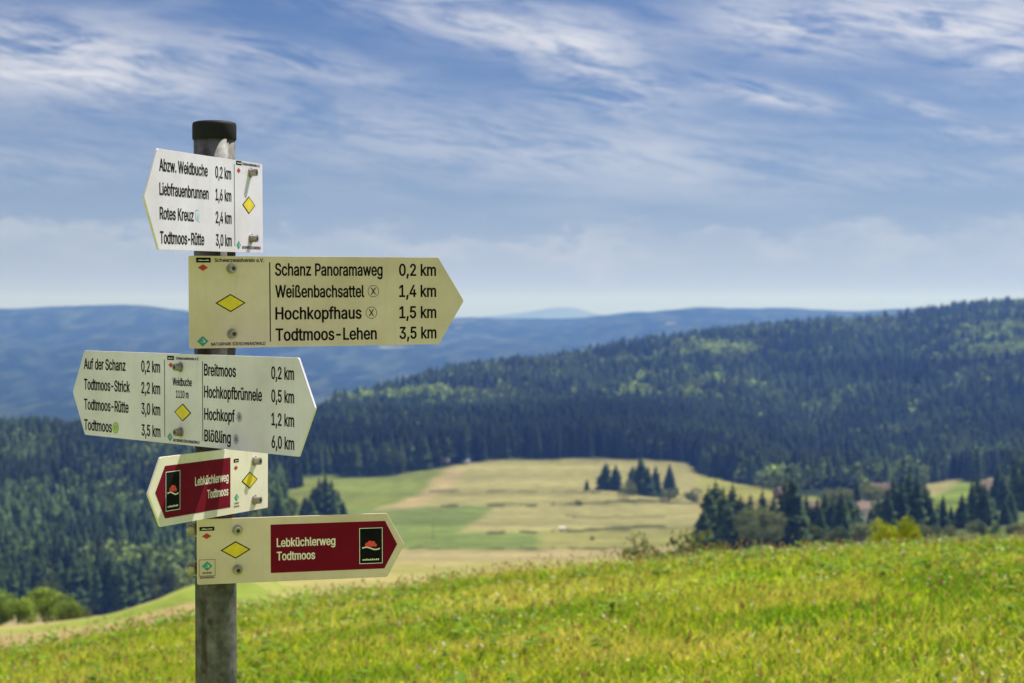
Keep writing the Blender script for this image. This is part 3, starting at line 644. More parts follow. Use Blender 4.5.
def crest_box(root, x0, x1, z0, z1):
    k = Letters(.5)
    k.rect(x0, x1, z0, z1)
    o = k.build('crest', M_INK, root)
    w = Letters(.75)
    w.frame(x0 + .8, x1 - .8, z0 + .8, z1 - .8, .9)
    cx = (x0 + x1) / 2
    sx = (x1 - x0) / 36.0
    top = [(cx + sx * (-13 + 26 * t), -3.2 + 1.6 * math.sin(t * 6.3) - 1.2 * t) for t in np.linspace(0, 1, 14)]
    for p, q in zip(top, top[1:]):
        w.line(p[0], p[1], q[0], q[1], 1.9)
    for i in range(9):
        xx = cx + (-12.5 + 25 * i / 9) * sx
        w.rect(xx, xx + 2.0 * sx, z0 + 5.6, z0 + 7.6 + (i % 3) * .3)
    w.build('crest_linework', M_WHITE_INK, o)
    r = Letters(.75)
    for dx, dz, a, b in ((-5.5, 1.6, 3.4, 3.2), (-1.6, 3.6, 3.6, 4.0), (3.2, 3.0, 3.4, 3.8), (6.2, .6, 2.6, 2.6), (0.6, .4, 3.0, 2.0)):
        r.ellipse(cx + dx * sx, dz, a * sx, b, 14)
        r.lift += .04
    r.build('crest_flower', M_FLOWER_RED, o)


def build_signs():
    # 1: uppermost, left pointing
    s = build_sign('direction_sign', 'uppermost white sign, arrow left, first line Abzw. Weidbuche', 74.29, .85, 1.7413, -298.3, 374.1, 131, 38.3, 'L',
                   M_PLATE_COOL, [(31, 50.4), (31, -45.2)])
    l = Letters(.25)
    rows(l, ('Abzw. Weidbuche', 'Liebfrauenbrunnen', 'Rotes Kreuz', 'Todtmoos-Rütte'), -256.5, (-111, -109, -156, -124), -87, -34.5,
         ('0,2 km', '1,6 km', '2,4 km', '3,0 km'), (37.2, 6.0, -25.6, -57.2), 15.6)
    q = Letters(.25)
    q.rect(-24.6, -23.2, -57, 60)
    q.build('dividing_line', M_INK, s)
    l.build('lettering', M_INK, s)
    l = Letters(.25)
    l.text('Schwarzwaldverein e.V.', 4, 67, 60, 4.2)
    l.build('club_name', M_INK, s)
    l = Letters(.25)
    l.text('NATURPARK SÜDSCHWARZWALD', 1, 67, -60.5, 4.2)
    l.build('park_name', M_INK, s)
    c = Letters(.25)
    c.line(-150, -10, -150, -22, 1.6)
    c.line(-150, -10, -140, -10, 1.6)
    c.line(-150, -22, -138, -26, 1.6)
    c.ellipse(-142, -18, 3.6, 4.5)
    c.build('fountain_symbol', M_BLUE, s)
    badges(s, (-17.3, 1.5, 59.2, 65.0), None, (-8.7, 51.3), (-11, -55.4), None, .85)
    marker(s, 25.4, 3.1)
    # 2: cream, right pointing
    s = build_sign('direction_sign', 'cream sign second from the pole top, arrow right, first line Schanz Panoramaweg', 27.62, .36, 1.6043, -51.4, 431.2, 131, 42.4, 'R',
                   M_PLATE_CREAM, [(10.8, 47.6), (10.8, -45.5)])
    l = Letters(.25)
    rows(l, ('Schanz Panoramaweg', 'Weißenbachsattel', 'Hochkopfhaus', 'Todtmoos-Lehen'), 76.5, (245.4, 215.9, 211.3, 235.3), 272, 333,
         ('0,2 km', '1,4 km', '1,5 km', '3,5 km'), (37.8, 6.2, -25.6, -56.4), 17.4)
    q = Letters(.25)
    q.rect(67.8, 69.4, -57.6, 56.7)
    q.build('dividing_line', M_INK, s)
    k = Letters(.25)
    k.text('Schwarzwaldverein e.V.', -14, 60, 57, 5.2)
    k.build('club_name', M_INK, s)
    k = Letters(.25)
    k.text('NATURPARK SÜDSCHWARZWALD', -20, 61, -62, 4.4)
    k.build('park_name', M_INK, s)
    for cx, cz in ((230.2, 14.8), (226.8, -17.1)):
        l.ring(cx, cz, 8.2, 8.9)
        l.line(cx - 3.4, cz - 5, cx + 3.4, cz + 5, 1.5)
        l.line(cx + 3.4, cz - 5, cx - 3.4, cz + 5, 1.5)
    l.build('lettering', M_INK, s)
    badges(s, (-41, -19.5, 56, 63), None, (-31, 48.8), (-32.4, -55.4), None)
    marker(s, 9.2, -1.5)
    # 3: long, two points
    s = build_sign('direction_sign', 'long white sign pointed at both ends with Weidbuche 1110 m in its centre', -47.64, .10, 1.4644, -340.7, 641.5, 131, 37.4, 'B',
                   M_PLATE_COOL, [(-25.5, 46.2), (-25.5, -47.4)])
    l = Letters(.25)
    rows(l, ('Auf der Schanz', 'Todtmoos-Strick', 'Todtmoos-Rütte', 'Todtmoos'), -304.8, (-178.9, -166.4, -170.7, -220), -134, -81,
         ('0,2 km', '2,2 km', '3,0 km', '3,5 km'), (37, 5.2, -25.8, -57.6), 16.2)
    q = Letters(.25)
    q.rect(-69.6, -68.2, -56.2, 56.1)
    q.build('dividing_line', M_INK, s)
    l.build('lettering', M_INK, s)
    l = Letters(.25)
    rows(l, ('Breitmoos', 'Hochkopfbrünnele', 'Hochkopf', 'Blößling'), 36.4, (117.2, 179.8, 113.7, 103.6), 201.7, 254.3,
         ('0,2 km', '0,5 km', '1,2 km', '6,0 km'), (36, 5, -26.4, -57), 16.2)
    q = Letters(.25)
    q.rect(31.8, 33.2, -57.1, 55.8)
    q.build('dividing_line', M_INK, s)
    l.build('lettering', M_INK, s)
    l = Letters(.25)
    l.text('Schwarzwaldverein e.V.', -38, 23, 57, 4)
    l.build('club_name', M_INK, s)
    l = Letters(.25)
    l.text('NATURPARK SÜDSCHWARZWALD', -46, 24, -62, 4)
    l.build('park_name', M_INK, s)
    l = Letters(.25)
    l.text('Weidbuche', -47, 4.5, 19.5, 11, .012)
    l.text('1110 m', -38, -4.3, 2, 10.4, .008)
    l.build('place_name', M_INK, s)
    c = Letters(.25)
    c.ellipse(-209.2, -50.1, 8.5, 8.8)
    h = c.build('bus_stop_symbol', M_LIME, s)
    c = Letters(.5)
    c.ring(-209.2, -50.1, 7.6, 8.5)
    c.text('H', -212.4, -206, -54.5, 8.6, 0)
    c.build('symbol_linework', M_GREYBLUE, h)
    c = Letters(.25)
    for cx, cz in ((124.6, -19.0), (116.5, -50.2)):
        snowflake(c, cx, cz, 7.5, 7.5)
        c.lift += .05
    c.build('snowflake_symbol', M_GREYBLUE, s)
    badges(s, (-61.2, -43, 56, 62), None, (-51.5, 48.6), (-54.9, -56), None, .85)
    marker(s, -20, -18.9)
    # 4: red, left pointing
    s = build_sign('direction_sign', 'white sign with crimson panel, arrow left, streaked by sun and shadow', 66.13, -.42, 1.3483, -224.5, 299.9, 93.5, 28.1, 'L',
                   M_PLATE, [(37.6, 24.9), (37.6, -32)])
    p = Letters(.25)
    p.poly([(-209, 0), (-186.5, -36.4), (-26.2, -36.4), (-26.2, 34.4), (-186.5, 34.4)])
    p.build('colour_panel', M_RED, s)
    crest_box(s, -186.5, -151, -28, 27)
    l = Letters(.5)
    l.text('Lebküchlerweg', -115.6, -31.7, 1.6, 11.6)
    l.text('Todtmoos', -85.5, -31.9, -18.6, 11.6)
    l.build('lettering', M_WHITE_INK, s)
    badges(s, (-17.5, -4.5, 26.5, 31.5), None, (-11.9, 18.6), (-10, -24), None, .72)
    k = Letters(.25)
    k.text('NATURPARK', -16, -4, -33.5, 2.4)
    k.text('SÜDSCHWARZWALD', -17, -3, -38, 2.4)
    k.build('small_print', M_INK, s)
    marker(s, 24.6, -2, 20, 11.6)
    # 5: red, right pointing
    s = build_sign('direction_sign', 'lowest sign, cream with crimson panel, arrow right, reading Lebküchlerweg Todtmoos', 15.06, .13, 1.2489, -30.6, 300.6, 93.3, 26.1, 'R',
                   M_PLATE_CREAM, [(26.6, 29.4), (26.6, -27.2)])
    p = Letters(.25)
    p.poly([(74, -34), (239.8, -34), (259, .8), (241, 35.6), (74, 35.6)])
    p.build('colour_panel', M_RED, s)
    crest_box(s, 202, 238, -27, 27)
    l = Letters(.5)
    l.text('Lebküchlerweg', 82.7, 167.7, 3.4, 12)
    l.text('Todtmoos', 82.7, 138.2, -16.0, 12)
    l.build('lettering', M_WHITE_INK, s)
    badges(s, (-27, -6, 30, 35.6), None, (-17, 22.3), (-16.5, -20.5), None, .9)
    k = Letters(.25)
    k.frame(-28, -5, -34.5, -11, .5)
    k.text('NATURPARK', -23, -10, -31.4, 2.4)
    k.text('SÜDSCHWARZWALD', -27, -6, -38, 2.8)
    k.build('small_print', M_INK, s)
    marker(s, 23.9, 1.2, 20, 11.6)


build_post()
build_signs()


# ------------------------------------------------------------------ terrain
def pchip(xs, ys, xq):
    xs, ys, xq = (np.asarray(a, dtype=np.float64) for a in (xs, ys, xq))
    h = np.diff(xs)
    dl = np.diff(ys) / h
    m = np.zeros(len(xs))
    for i in range(1, len(xs) - 1):
        if dl[i - 1] * dl[i] > 0:
            w1, w2 = 2 * h[i] + h[i - 1], h[i] + 2 * h[i - 1]
            m[i] = (w1 + w2) / (w1 / dl[i - 1] + w2 / dl[i])
    m[0], m[-1] = dl[0], dl[-1]
    xq = np.clip(xq, xs[0], xs[-1])
    i = np.clip(np.searchsorted(xs, xq) - 1, 0, len(xs) - 2)
    t = (xq - xs[i]) / h[i]
    return ((2 * t ** 3 - 3 * t ** 2 + 1) * ys[i] + (t ** 3 - 2 * t ** 2 + t) * h[i] * m[i]
            + (-2 * t ** 3 + 3 * t ** 2) * ys[i + 1] + (t ** 3 - t ** 2) * h[i] * m[i + 1])


def lateral(x):
    """the meadow falls away to the left, nearly level to the right"""
    x = np.asarray(x, dtype=np.float64)
    w = 1.6
    soft = w * np.log1p(np.exp(np.clip(-(x - .9) / w, -40, 40)))      # ~ -(x) for x<0
    return .03 * (x - .9) - .135 * soft + .15


def meadow_z(x, y):
    yp = np.maximum(y, 0)
    yn = np.minimum(y, 0)
    z = -.0205 * yp - .00256 * yp * yp - .01 * yn
    rough = (fbm(np.asarray(x) * .5, np.asarray(y) * .5, 3, 3) - .5) * .16 + (fbm(np.asarray(x) * 1.9, np.asarray(y) * 1.9, 5, 2) - .5) * .07
    near = sstep(2, 8, np.hypot(x, y))
    return z + lateral(x) * sstep(-2, 10, np.abs(x) + yp) + rough * near


# control profiles of the valley: (distance ahead, image row of the bare ground)
LEFT_FOREST = [(950, 618), (1200, 553), (1500, 492), (1800, 445), (2000, 448), (2600, 470)]
PROF = {
    -700: [(140, 660), (230, 650), (330, 668), (600, 650)] + LEFT_FOREST,
    0: [(140, 637), (230, 629), (330, 665), (600, 645)] + LEFT_FOREST,
    100: [(140, 624), (220, 621), (320, 662), (600, 645)] + LEFT_FOREST,
    150: [(140, 611), (230, 607), (340, 655), (600, 642)] + LEFT_FOREST,
    196: [(140, 600), (260, 588), (370, 640), (600, 638)] + LEFT_FOREST,
    245: [(140, 603), (330, 570), (450, 600), (620, 610), (950, 590), (1200, 530), (1500, 478), (1800, 440), (2050, 444), (2600, 455)],
    290: [(140, 612), (330, 590), (600, 566), (800, 551), (950, 532), (1200, 510), (1400, 489), (1800, 440), (2050, 438), (2600, 425)],
    345: [(140, 618), (330, 590), (600, 566), (800, 549), (950, 530), (1200, 507), (1450, 484), (1850, 434), (2100, 430), (2600, 409), (2900, 425)],
    450: [(140, 610), (330, 588), (600, 566), (800, 549), (950, 530), (1200, 505), (1400, 484), (1580, 464), (1900, 430), (2150, 423), (2900, 382), (3300, 410)],
    600: [(140, 600), (330, 580), (600, 562), (800, 549), (950, 530), (1200, 505), (1400, 482), (1600, 461), (1950, 426), (2200, 420), (3150, 361), (3700, 390)],
    700: [(140, 590), (400, 575), (690, 550), (900, 532), (1200, 508), (1400, 491), (1600, 474), (1950, 440), (2200, 420), (3300, 346), (3800, 380)],
    790: [(140, 580), (400, 570), (690, 548), (900, 527), (1200, 506), (1450, 488), (1700, 474), (2000, 448), (2300, 422), (3450, 335), (4000, 370)],
    900: [(140, 575), (400, 565), (690, 545), (900, 522), (1200, 502), (1450, 488), (1700, 474), (2000, 445), (2300, 415), (3600, 326), (4100, 360)],
    1024: [(140, 570), (400, 560), (690, 540), (900, 515), (1200, 495), (1450, 480), (1700, 466), (2000, 434), (2300, 402), (3750, 311), (4200, 340)],
    1800: [(140, 570), (400, 560), (690, 540), (900, 515), (1200, 495), (1450, 480), (1700, 460), (2000, 425), (2300, 392), (3750, 296), (4200, 330)],
}
FAR_RIDGE = ([-1200, -300, 0, 75, 130, 190, 300, 420, 480, 560, 640, 700, 780, 850, 930, 1024, 1500, 2400],
             [303, 308, 309, 306, 305, 311, 317, 319, 318, 319, 312, 309, 308, 311, 308, 311, 306, 310])

XG = np.unique(np.concatenate([np.linspace(-2600, -60, 60), np.linspace(-60, 1084, 320), np.linspace(1084, 3600, 60)]))
LD = np.linspace(math.log(44.0), math.log(17000.0), 520)
DG = np.exp(LD)


def _grid():
    cols = sorted(PROF)
    Z = []
    for X in cols:
        p = PROF[X]
        d = [44.0, 60.0] + [a for a, _ in p] + [4700.0, 17000.0]
        xx = [xat(44., X), xat(60., X)]
        mz = [float(meadow_z(np.array([x]), np.array([dd]))[0]) for x, dd in zip(xx, (44., 60.))]
        z = mz + [zat(a, b) for a, b in p] + [-340.0, -340.0]
        Z.append(pchip(np.log(d), z, LD))
    Z = np.array(Z)
    G = np.array([pchip(cols, Z[:, j], XG) for j in range(len(LD))]).T      # [X, d]
    # near rows follow the meadow exactly so that the two sheets meet
    XX, DD = np.meshgrid(XG, DG, indexing='ij')
    xw = xat(DD, XX)
    t = sstep(46, 120, DD)
    G = np.where(DD < 120, meadow_z(xw, DD) * (1 - t) + G * t, G)
    # far blue mountains
    ridge = np.interp(XG, FAR_RIDGE[0], FAR_RIDGE[1])
    ridge = pchip(FAR_RIDGE[0], FAR_RIDGE[1], XG)
    zr = EYE - 12000 * (ridge - HORIZON) / F
    up = sstep(4700, 12000, DD)
    far = -340 + (zr[:, None] + 340) * up
    far = far - (zr[:, None] + 340) * .5 * sstep(12000, 17000, DD)
    gul = (fbm(xw / 1100., DD / 1500., 21, 4) - .5)
    far = far + gul * 230 * sstep(4700, 6500, DD) * (1 - sstep(9500, 11800, DD)) + (fbm(xw / 90., DD / 300., 8, 2) - .5) * 14 * sstep(5000, 7000, DD)
    G = np.where(DD > 4700, far, G)
    # gentle unevenness of the near valley
    G = G + (fbm(xw / 70., DD / 90., 41, 3) - .5) * 3.0 * sstep(600, 900, DD) * (1 - sstep(4000, 4700, DD))
    return G


GZ = _grid()


def terrain_z(x, d):
    """bilinear height of the valley sheet at world (x, d)"""
    x = np.asarray(x, dtype=np.float64)
    d = np.asarray(d, dtype=np.float64)
    X = 512 + F * x / d
    i = np.clip(np.searchsorted(XG, X) - 1, 0, len(XG) - 2)
    tx = np.clip((X - XG[i]) / (XG[i + 1] - XG[i]), 0, 1)
    fj = np.clip((np.log(d) - LD[0]) / (LD[1] - LD[0]), 0, len(LD) - 1.001)
    j = fj.astype(int)
    ty = fj - j
    return ((GZ[i, j] * (1 - tx) + GZ[i + 1, j] * tx) * (1 - ty) + (GZ[i, j + 1] * (1 - tx) + GZ[i + 1, j + 1] * tx) * ty)


# running skyline of the bare ground, to leave out trees nobody can see
SLOPE = (GZ - EYE) / DG[None, :]
_mead = np.array([max(float((meadow_z(np.array([xat(d, X)]), np.array([d]))[0] - EYE) / d) for d in np.linspace(6, 44, 39)) for X in XG])
SKY = np.maximum(np.maximum.accumulate(SLOPE, axis=1), _mead[:, None])


def skyline(X, d):
    i = np.clip(np.searchsorted(XG, X), 0, len(XG) - 1)
    j = np.clip(np.searchsorted(DG, d * .97) - 1, 0, len(DG) - 1)
    return SKY[i, j]


def in_poly(poly, X, Y):
    n = len(poly)
    inside = np.zeros(np.shape(X), dtype=bool)
    for k in range(n):
        x1, y1 = poly[k]
        x2, y2 = poly[(k + 1) % n]
        c = ((y1 > Y) != (y2 > Y)) & (X < (x2 - x1) * (Y - y1) / ((y2 - y1) if y2 != y1 else 1e-9) + x1)
        inside ^= c
    return inside


# map of the open land (bearing column, ground row), valid beyond the meadow
OPEN_LAND = [
    ([(277, 492), (300, 488), (345, 484), (400, 475), (440, 467), (500, 460), (600, 458), (690, 462), (702, 475), (780, 492), (800, 512), (800, 560), (700, 562),
      (600, 640), (0, 700), (100, 625), (196, 592), (245, 572), (275, 555), (285, 520)], None),
]
FIELDS = [  # polygon, colour, in painter's order
    ([(230, 548), (720, 548), (720, 700), (-100, 700), (-100, 560)], (.42, .35, .175)),                 # dry hay meadow
    ([(270, 480), (400, 474), (445, 466), (440, 486), (405, 506), (380, 512), (270, 540)], (.23, .27, .065)),   # green pasture
    ([(400, 507), (500, 506), (495, 515), (465, 532), (560, 533), (560, 549), (270, 552), (270, 512)], (.20, .255, .075)),
    ([(445, 466), (500, 459), (700, 459), (712, 478), (710, 503), (560, 505), (400, 507), (425, 490)], (.38, .345, .145)),
    ([(495, 507), (712, 503), (712, 527), (600, 530), (520, 533), (462, 533)], (.385, .35, .15)),
    ([(540, 532), (712, 528), (712, 549), (540, 549)], (.30, .285, .10)),
    ([(446, 468), (466, 466), (455, 480), (438, 494), (418, 509), (372, 510), (400, 503), (430, 486)], (.47, .37, .19)),   # worn track
    ([(690, 462), (705, 474), (790, 492), (800, 512), (705, 512), (703, 485)], (.34, .33, .085)),
    ([(700, 500), (705, 498), (800, 502), (800, 512), (700, 512)], (.36, .29, .12)),
]
HEDGE_LINES = [  # thin dark field margins
    ([(440, 506.5), (500, 505.5), (560, 504.5), (600, 502.5), (712, 501)], 1.5),
    ([(480, 533.0), (560, 531.5), (600, 529), (712, 526)], 1.5),
    ([(430, 490.5), (500, 491.5), (560, 492), (600, 491.5)], .8),
    ([(560, 516), (640, 518), (700, 516)], .6),
    ([(400, 549), (560, 548.5), (640, 548.5)], .9),
]
VILLAGE = [
    ([(930, 488), (950, 482), (985, 482), (985, 505), (960, 513), (930, 513)], (.22, .29, .055)),
    ([(925, 484), (962, 480), (945, 492), (927, 500)], (.40, .36, .15)),
    ([(800, 497), (830, 497), (830, 520), (800, 520)], (.26, .28, .08)),
    ([(986, 478), (1005, 478), (1008, 500), (986, 500)], (.40, .35, .17)),
]


def forest_free(X, Y, d):
    """True where the ground is open"""
    op = in_poly(OPEN_LAND[0][0], X, Y) & (d < 1680)
    for p, _ in VILLAGE:
        op |= in_poly(p, X, Y) & (d < 1680)
    return op | (d < 640)


def build_valley():
    XX, DD = np.meshgrid(XG, DG, indexing='ij')
    xw = xat(DD, XX)
    Y = HORIZON - F * (GZ - EYE) / DD
    n = XX.shape
    col = np.empty(n + (3,))
    col[:] = (.035, .052, .024)                                       # forest floor
    v = fbm(xw / 60., DD / 60., 31, 4)[..., None]
    col = col * (.6 + .9 * v)
    # mountains: dark woods, paler broadleaf stands, a few clearings
    fw = fbm(xw / 300., DD / 600., 77, 5)
    far = (DD > 4300)[..., None]
    f2 = fbm(xw / 60., DD / 190., 78, 4)
    fcol = np.array((.016, .028, .016)) + np.clip((fw - .42) * 3.4, 0, 1)[..., None] * np.array((.016, .020, .010)) + np.clip((f2 - .42) * 4, 0, 1.6)[..., None] * np.array((.038, .042, .020))
    clear = (fbm(xw / 300., DD / 500., 91, 3) > .83)[..., None]
    fcol = np.where(clear, np.array((.26, .25, .11)), fcol)
    col = np.where(far, fcol, col)
    jx = XX + (fbm(xw / 25., DD / 25., 4, 3) - .5) * 16
    jy = Y + (fbm(xw / 30., DD / 40., 6, 3) - .5) * 4
    near = (DD < 1680)
    slope_g = np.array((.22, .25, .06))
    col = np.where((near & (DD < 1250) & (XX > 700) & (Y > 500))[..., None], np.array((.12, .15, .05)) * (.6 + .8 * v), col)
    for p, c in FIELDS + VILLAGE:
        m = in_poly(p, jx, jy) & near
        stripe = .62 + .76 * fbm(xw / 220., Y / 1.7, 51, 3)[..., None]
        col = np.where(m[..., None], np.array(c) * .80 * stripe * (.75 + .5 * v), col)
    nb = near[..., None]
    for _ in range(2):
        b = col.copy()
        b[1:-1, 1:-1] = (col[1:-1, 1:-1] * 2 + col[:-2, 1:-1] + col[2:, 1:-1] + col[1:-1, :-2] + col[1:-1, 2:]) / 6
        col = np.where(nb, b, col)
    for pts, w in HEDGE_LINES:
        px, py = zip(*pts)
        cy = np.interp(XX, px, py) + (fbm(XX / 14., XX * 0, 9, 2) - .5) * 3
        brk = fbm(XX / 16., XX * 0 + 3, 19, 2) > .42
        m = (np.abs(Y - cy) < w) & near & (XX > px[0]) & (XX < px[-1]) & brk
        col = np.where(m[..., None], np.array((.10, .105, .04)), col)
    # shoulder just behind the meadow: drying grass, greener to the front
    sh = (DD < 640)
    g = (sstep(.30, .58, fbm(xw / 22., DD / 16., 61, 3)) * (1 - .5 * sstep(240, 330, XX)))[..., None]
    shc = np.array((.42, .33, .15)) * (1 - g) + np.array((.24, .30, .06)) * g
    shc = np.where((XX > 715)[..., None], np.array((.10, .13, .045)), shc)
    col = np.where(sh[..., None], shc * (.8 + .4 * v), col)
    verts = np.stack([xw, DD, GZ], -1).reshape(-1, 3)
    a, b = n
    ii = np.arange(a * b).reshape(a, b)
    q = np.stack([ii[:-1, :-1], ii[1:, :-1], ii[1:, 1:], ii[:-1, 1:]], -1).reshape(-1, 4)
    o = mesh_np('terrain', verts, q, ground_mat('valley_ground', .08, .9, .22, (1, .6, 1)), col=col.reshape(-1, 3), smooth=True)
    tag(o, kind='structure')


def build_far_hill():
    xs = [380, 440, 480, 510, 530, 548, 562, 575, 590, 605, 630, 650, 680, 740]
    ys = [324, 321, 317, 314, 311.5, 308.5, 307.2, 308, 312, 315, 313.8, 314.5, 319, 324]
    d0 = 26000.
    X = np.linspace(380, 740, 120)
    top = pchip(xs, ys, X)
    prof = [(-.12, 0), (-.06, .5), (-.02, .9), (0, 1), (.05, .6), (.12, 0)]
    v = []
    for dx, k in prof:
        for x, t in zip(X, top):
            zt = EYE - d0 * (t - HORIZON) / F
            base = -420
            v.append((xat(d0, x), d0 * (1 + dx), base + (zt - base) * k))
    m, n = len(prof), len(X)
    f = [(i * n + j, i * n + j + 1, (i + 1) * n + j + 1, (i + 1) * n + j) for i in range(m - 1) for j in range(n - 1)]
    o = mesh_np('distant_hill', v, f, simple_mat('distant_forest', (.045, .065, .035), .9, var=.3, scale=.002), smooth=True)
    tag(o, kind='structure')
    # plain behind the mountains, out to the horizon
    bm = bmesh.new()
    vs = [bm.verts.new(p) for p in ((-30000, 14000, -420), (30000, 14000, -420), (30000, 38000, -420), (-30000, 38000, -420))]
    bm.faces.new(vs)
    tag(obj_bm('plain', bm, simple_mat('plain_ground', (.06, .08, .04), .9, var=.3, scale=.001)), kind='structure')


def build_meadow():
    xs = np.unique(np.concatenate([np.linspace(-150, -24, 40), np.linspace(-24, 24, 190), np.linspace(24, 150, 40)]))
    ys = np.unique(np.concatenate([np.linspace(-60, -2, 30), np.linspace(-2, 46, 190)]))
    XX, YY = np.meshgrid(xs, ys, indexing='ij')
    Z = meadow_z(XX, YY)
    g = fbm(XX / 2.2, YY / 2.2, 71, 4)[..., None]
    col = np.array((.24, .35, .035)) * (1 - sstep(.4, .65, g)) + np.array((.34, .37, .07)) * sstep(.4, .65, g)
    ii = np.arange(XX.size).reshape(XX.shape)
    q = np.stack([ii[:-1, :-1], ii[1:, :-1], ii[1:, 1:], ii[:-1, 1:]], -1).reshape(-1, 4)
    o = mesh_np('meadow_ground', np.stack([XX, YY, Z], -1).reshape(-1, 3), q, ground_mat('meadow_soil', 1.2, 9., .35), col=col.reshape(-1, 3), smooth=True)
    tag(o, kind='structure')


build_valley()
build_far_hill()
build_meadow()


# ------------------------------------------------------------------ meadow grass (nobody could count it)
def blades(n, region, hmin, hmax, wid, seed, palette, clump=0.0, bend=.5, nseg=2):
    """returns verts, tris, colours of n bent blades; region(rng,n)->x,y"""
    rg = np.random.default_rng(seed)
    x, y = region(rg, n)
    n = len(x)
    z = meadow_z(x, y) - .01
    ang = rg.uniform(0, 2 * np.pi, n)
    h = rg.uniform(hmin, hmax, n) * (.55 + .9 * fbm(x / 1.4, y / 1.4, seed + 2, 3))
    lean = rg.uniform(.1, bend, n) * h
    la = rg.uniform(0, 2 * np.pi, n)
    lx, ly = np.cos(la) * lean + .12 * h, np.sin(la) * lean
    w = wid * rg.uniform(.6, 1.5, n)
    cx, cy = np.cos(ang) * w / 2, np.sin(ang) * w / 2
    P = []
    for t, k in ((0, .8), (.5, 1.0)):
        ox, oy, oz = lx * t * t, ly * t * t, h * t
        P.append(np.stack([x + ox - cx * k, y + oy - cy * k, z + oz], -1))
        P.append(np.stack([x + ox + cx * k, y + oy + cy * k, z + oz], -1))
    P.append(np.stack([x + lx, y + ly, z + h * .93], -1))
    V = np.stack(P, 1).reshape(-1, 3)
    b = np.arange(n)[:, None] * 5
    T = np.concatenate([b + np.array([0, 1, 3]), b + np.array([0, 3, 2]), b + np.array([2, 3, 4])], 0)
    pal = np.array(palette)
    f = fbm(x / 1.1, y / 1.1, seed + 9, 4) + rg.normal(0, .13, n)
    f = np.clip((f - .30) / .40, 0, .999) * (len(pal) - 1)
    i = f.astype(int)
    c = pal[i] * (1 - (f - i))[:, None] + pal[i + 1] * (f - i)[:, None]
    c = c * rg.uniform(.75, 1.25, (n, 1))
    C = np.repeat(c, 5, 0)
    return V, T, C


def wedge(y0, y1, spread, power=1.0):
    def reg(rg, n):
        t = rg.uniform(0, 1, n)
        y = np.sqrt(y0 ** 2 + t * (y1 ** 2 - y0 ** 2)) if power == 1 else y0 + (y1 - y0) * t
        x = rg.uniform(-spread, spread, n) * y
        return x, y
    return reg


GREEN = [(.13, .26, .02), (.22, .36, .025), (.33, .44, .03), (.41, .47, .045), (.46, .48, .08), (.52, .46, .16)]
GREEN2 = [(.09, .18, .03), (.15, .26, .03), (.23, .33, .035), (.30, .36, .05)]


def merge(parts):
    V, T, C, b = [], [], [], 0
    for v, t, c in parts:
        V.append(v)
        T.append(t + b)
        C.append(c)
        b += len(v)
    return np.concatenate(V), np.concatenate(T), np.concatenate(C)


M_GRASS = foliage_mat('grass_blades', .5, spec=.12)


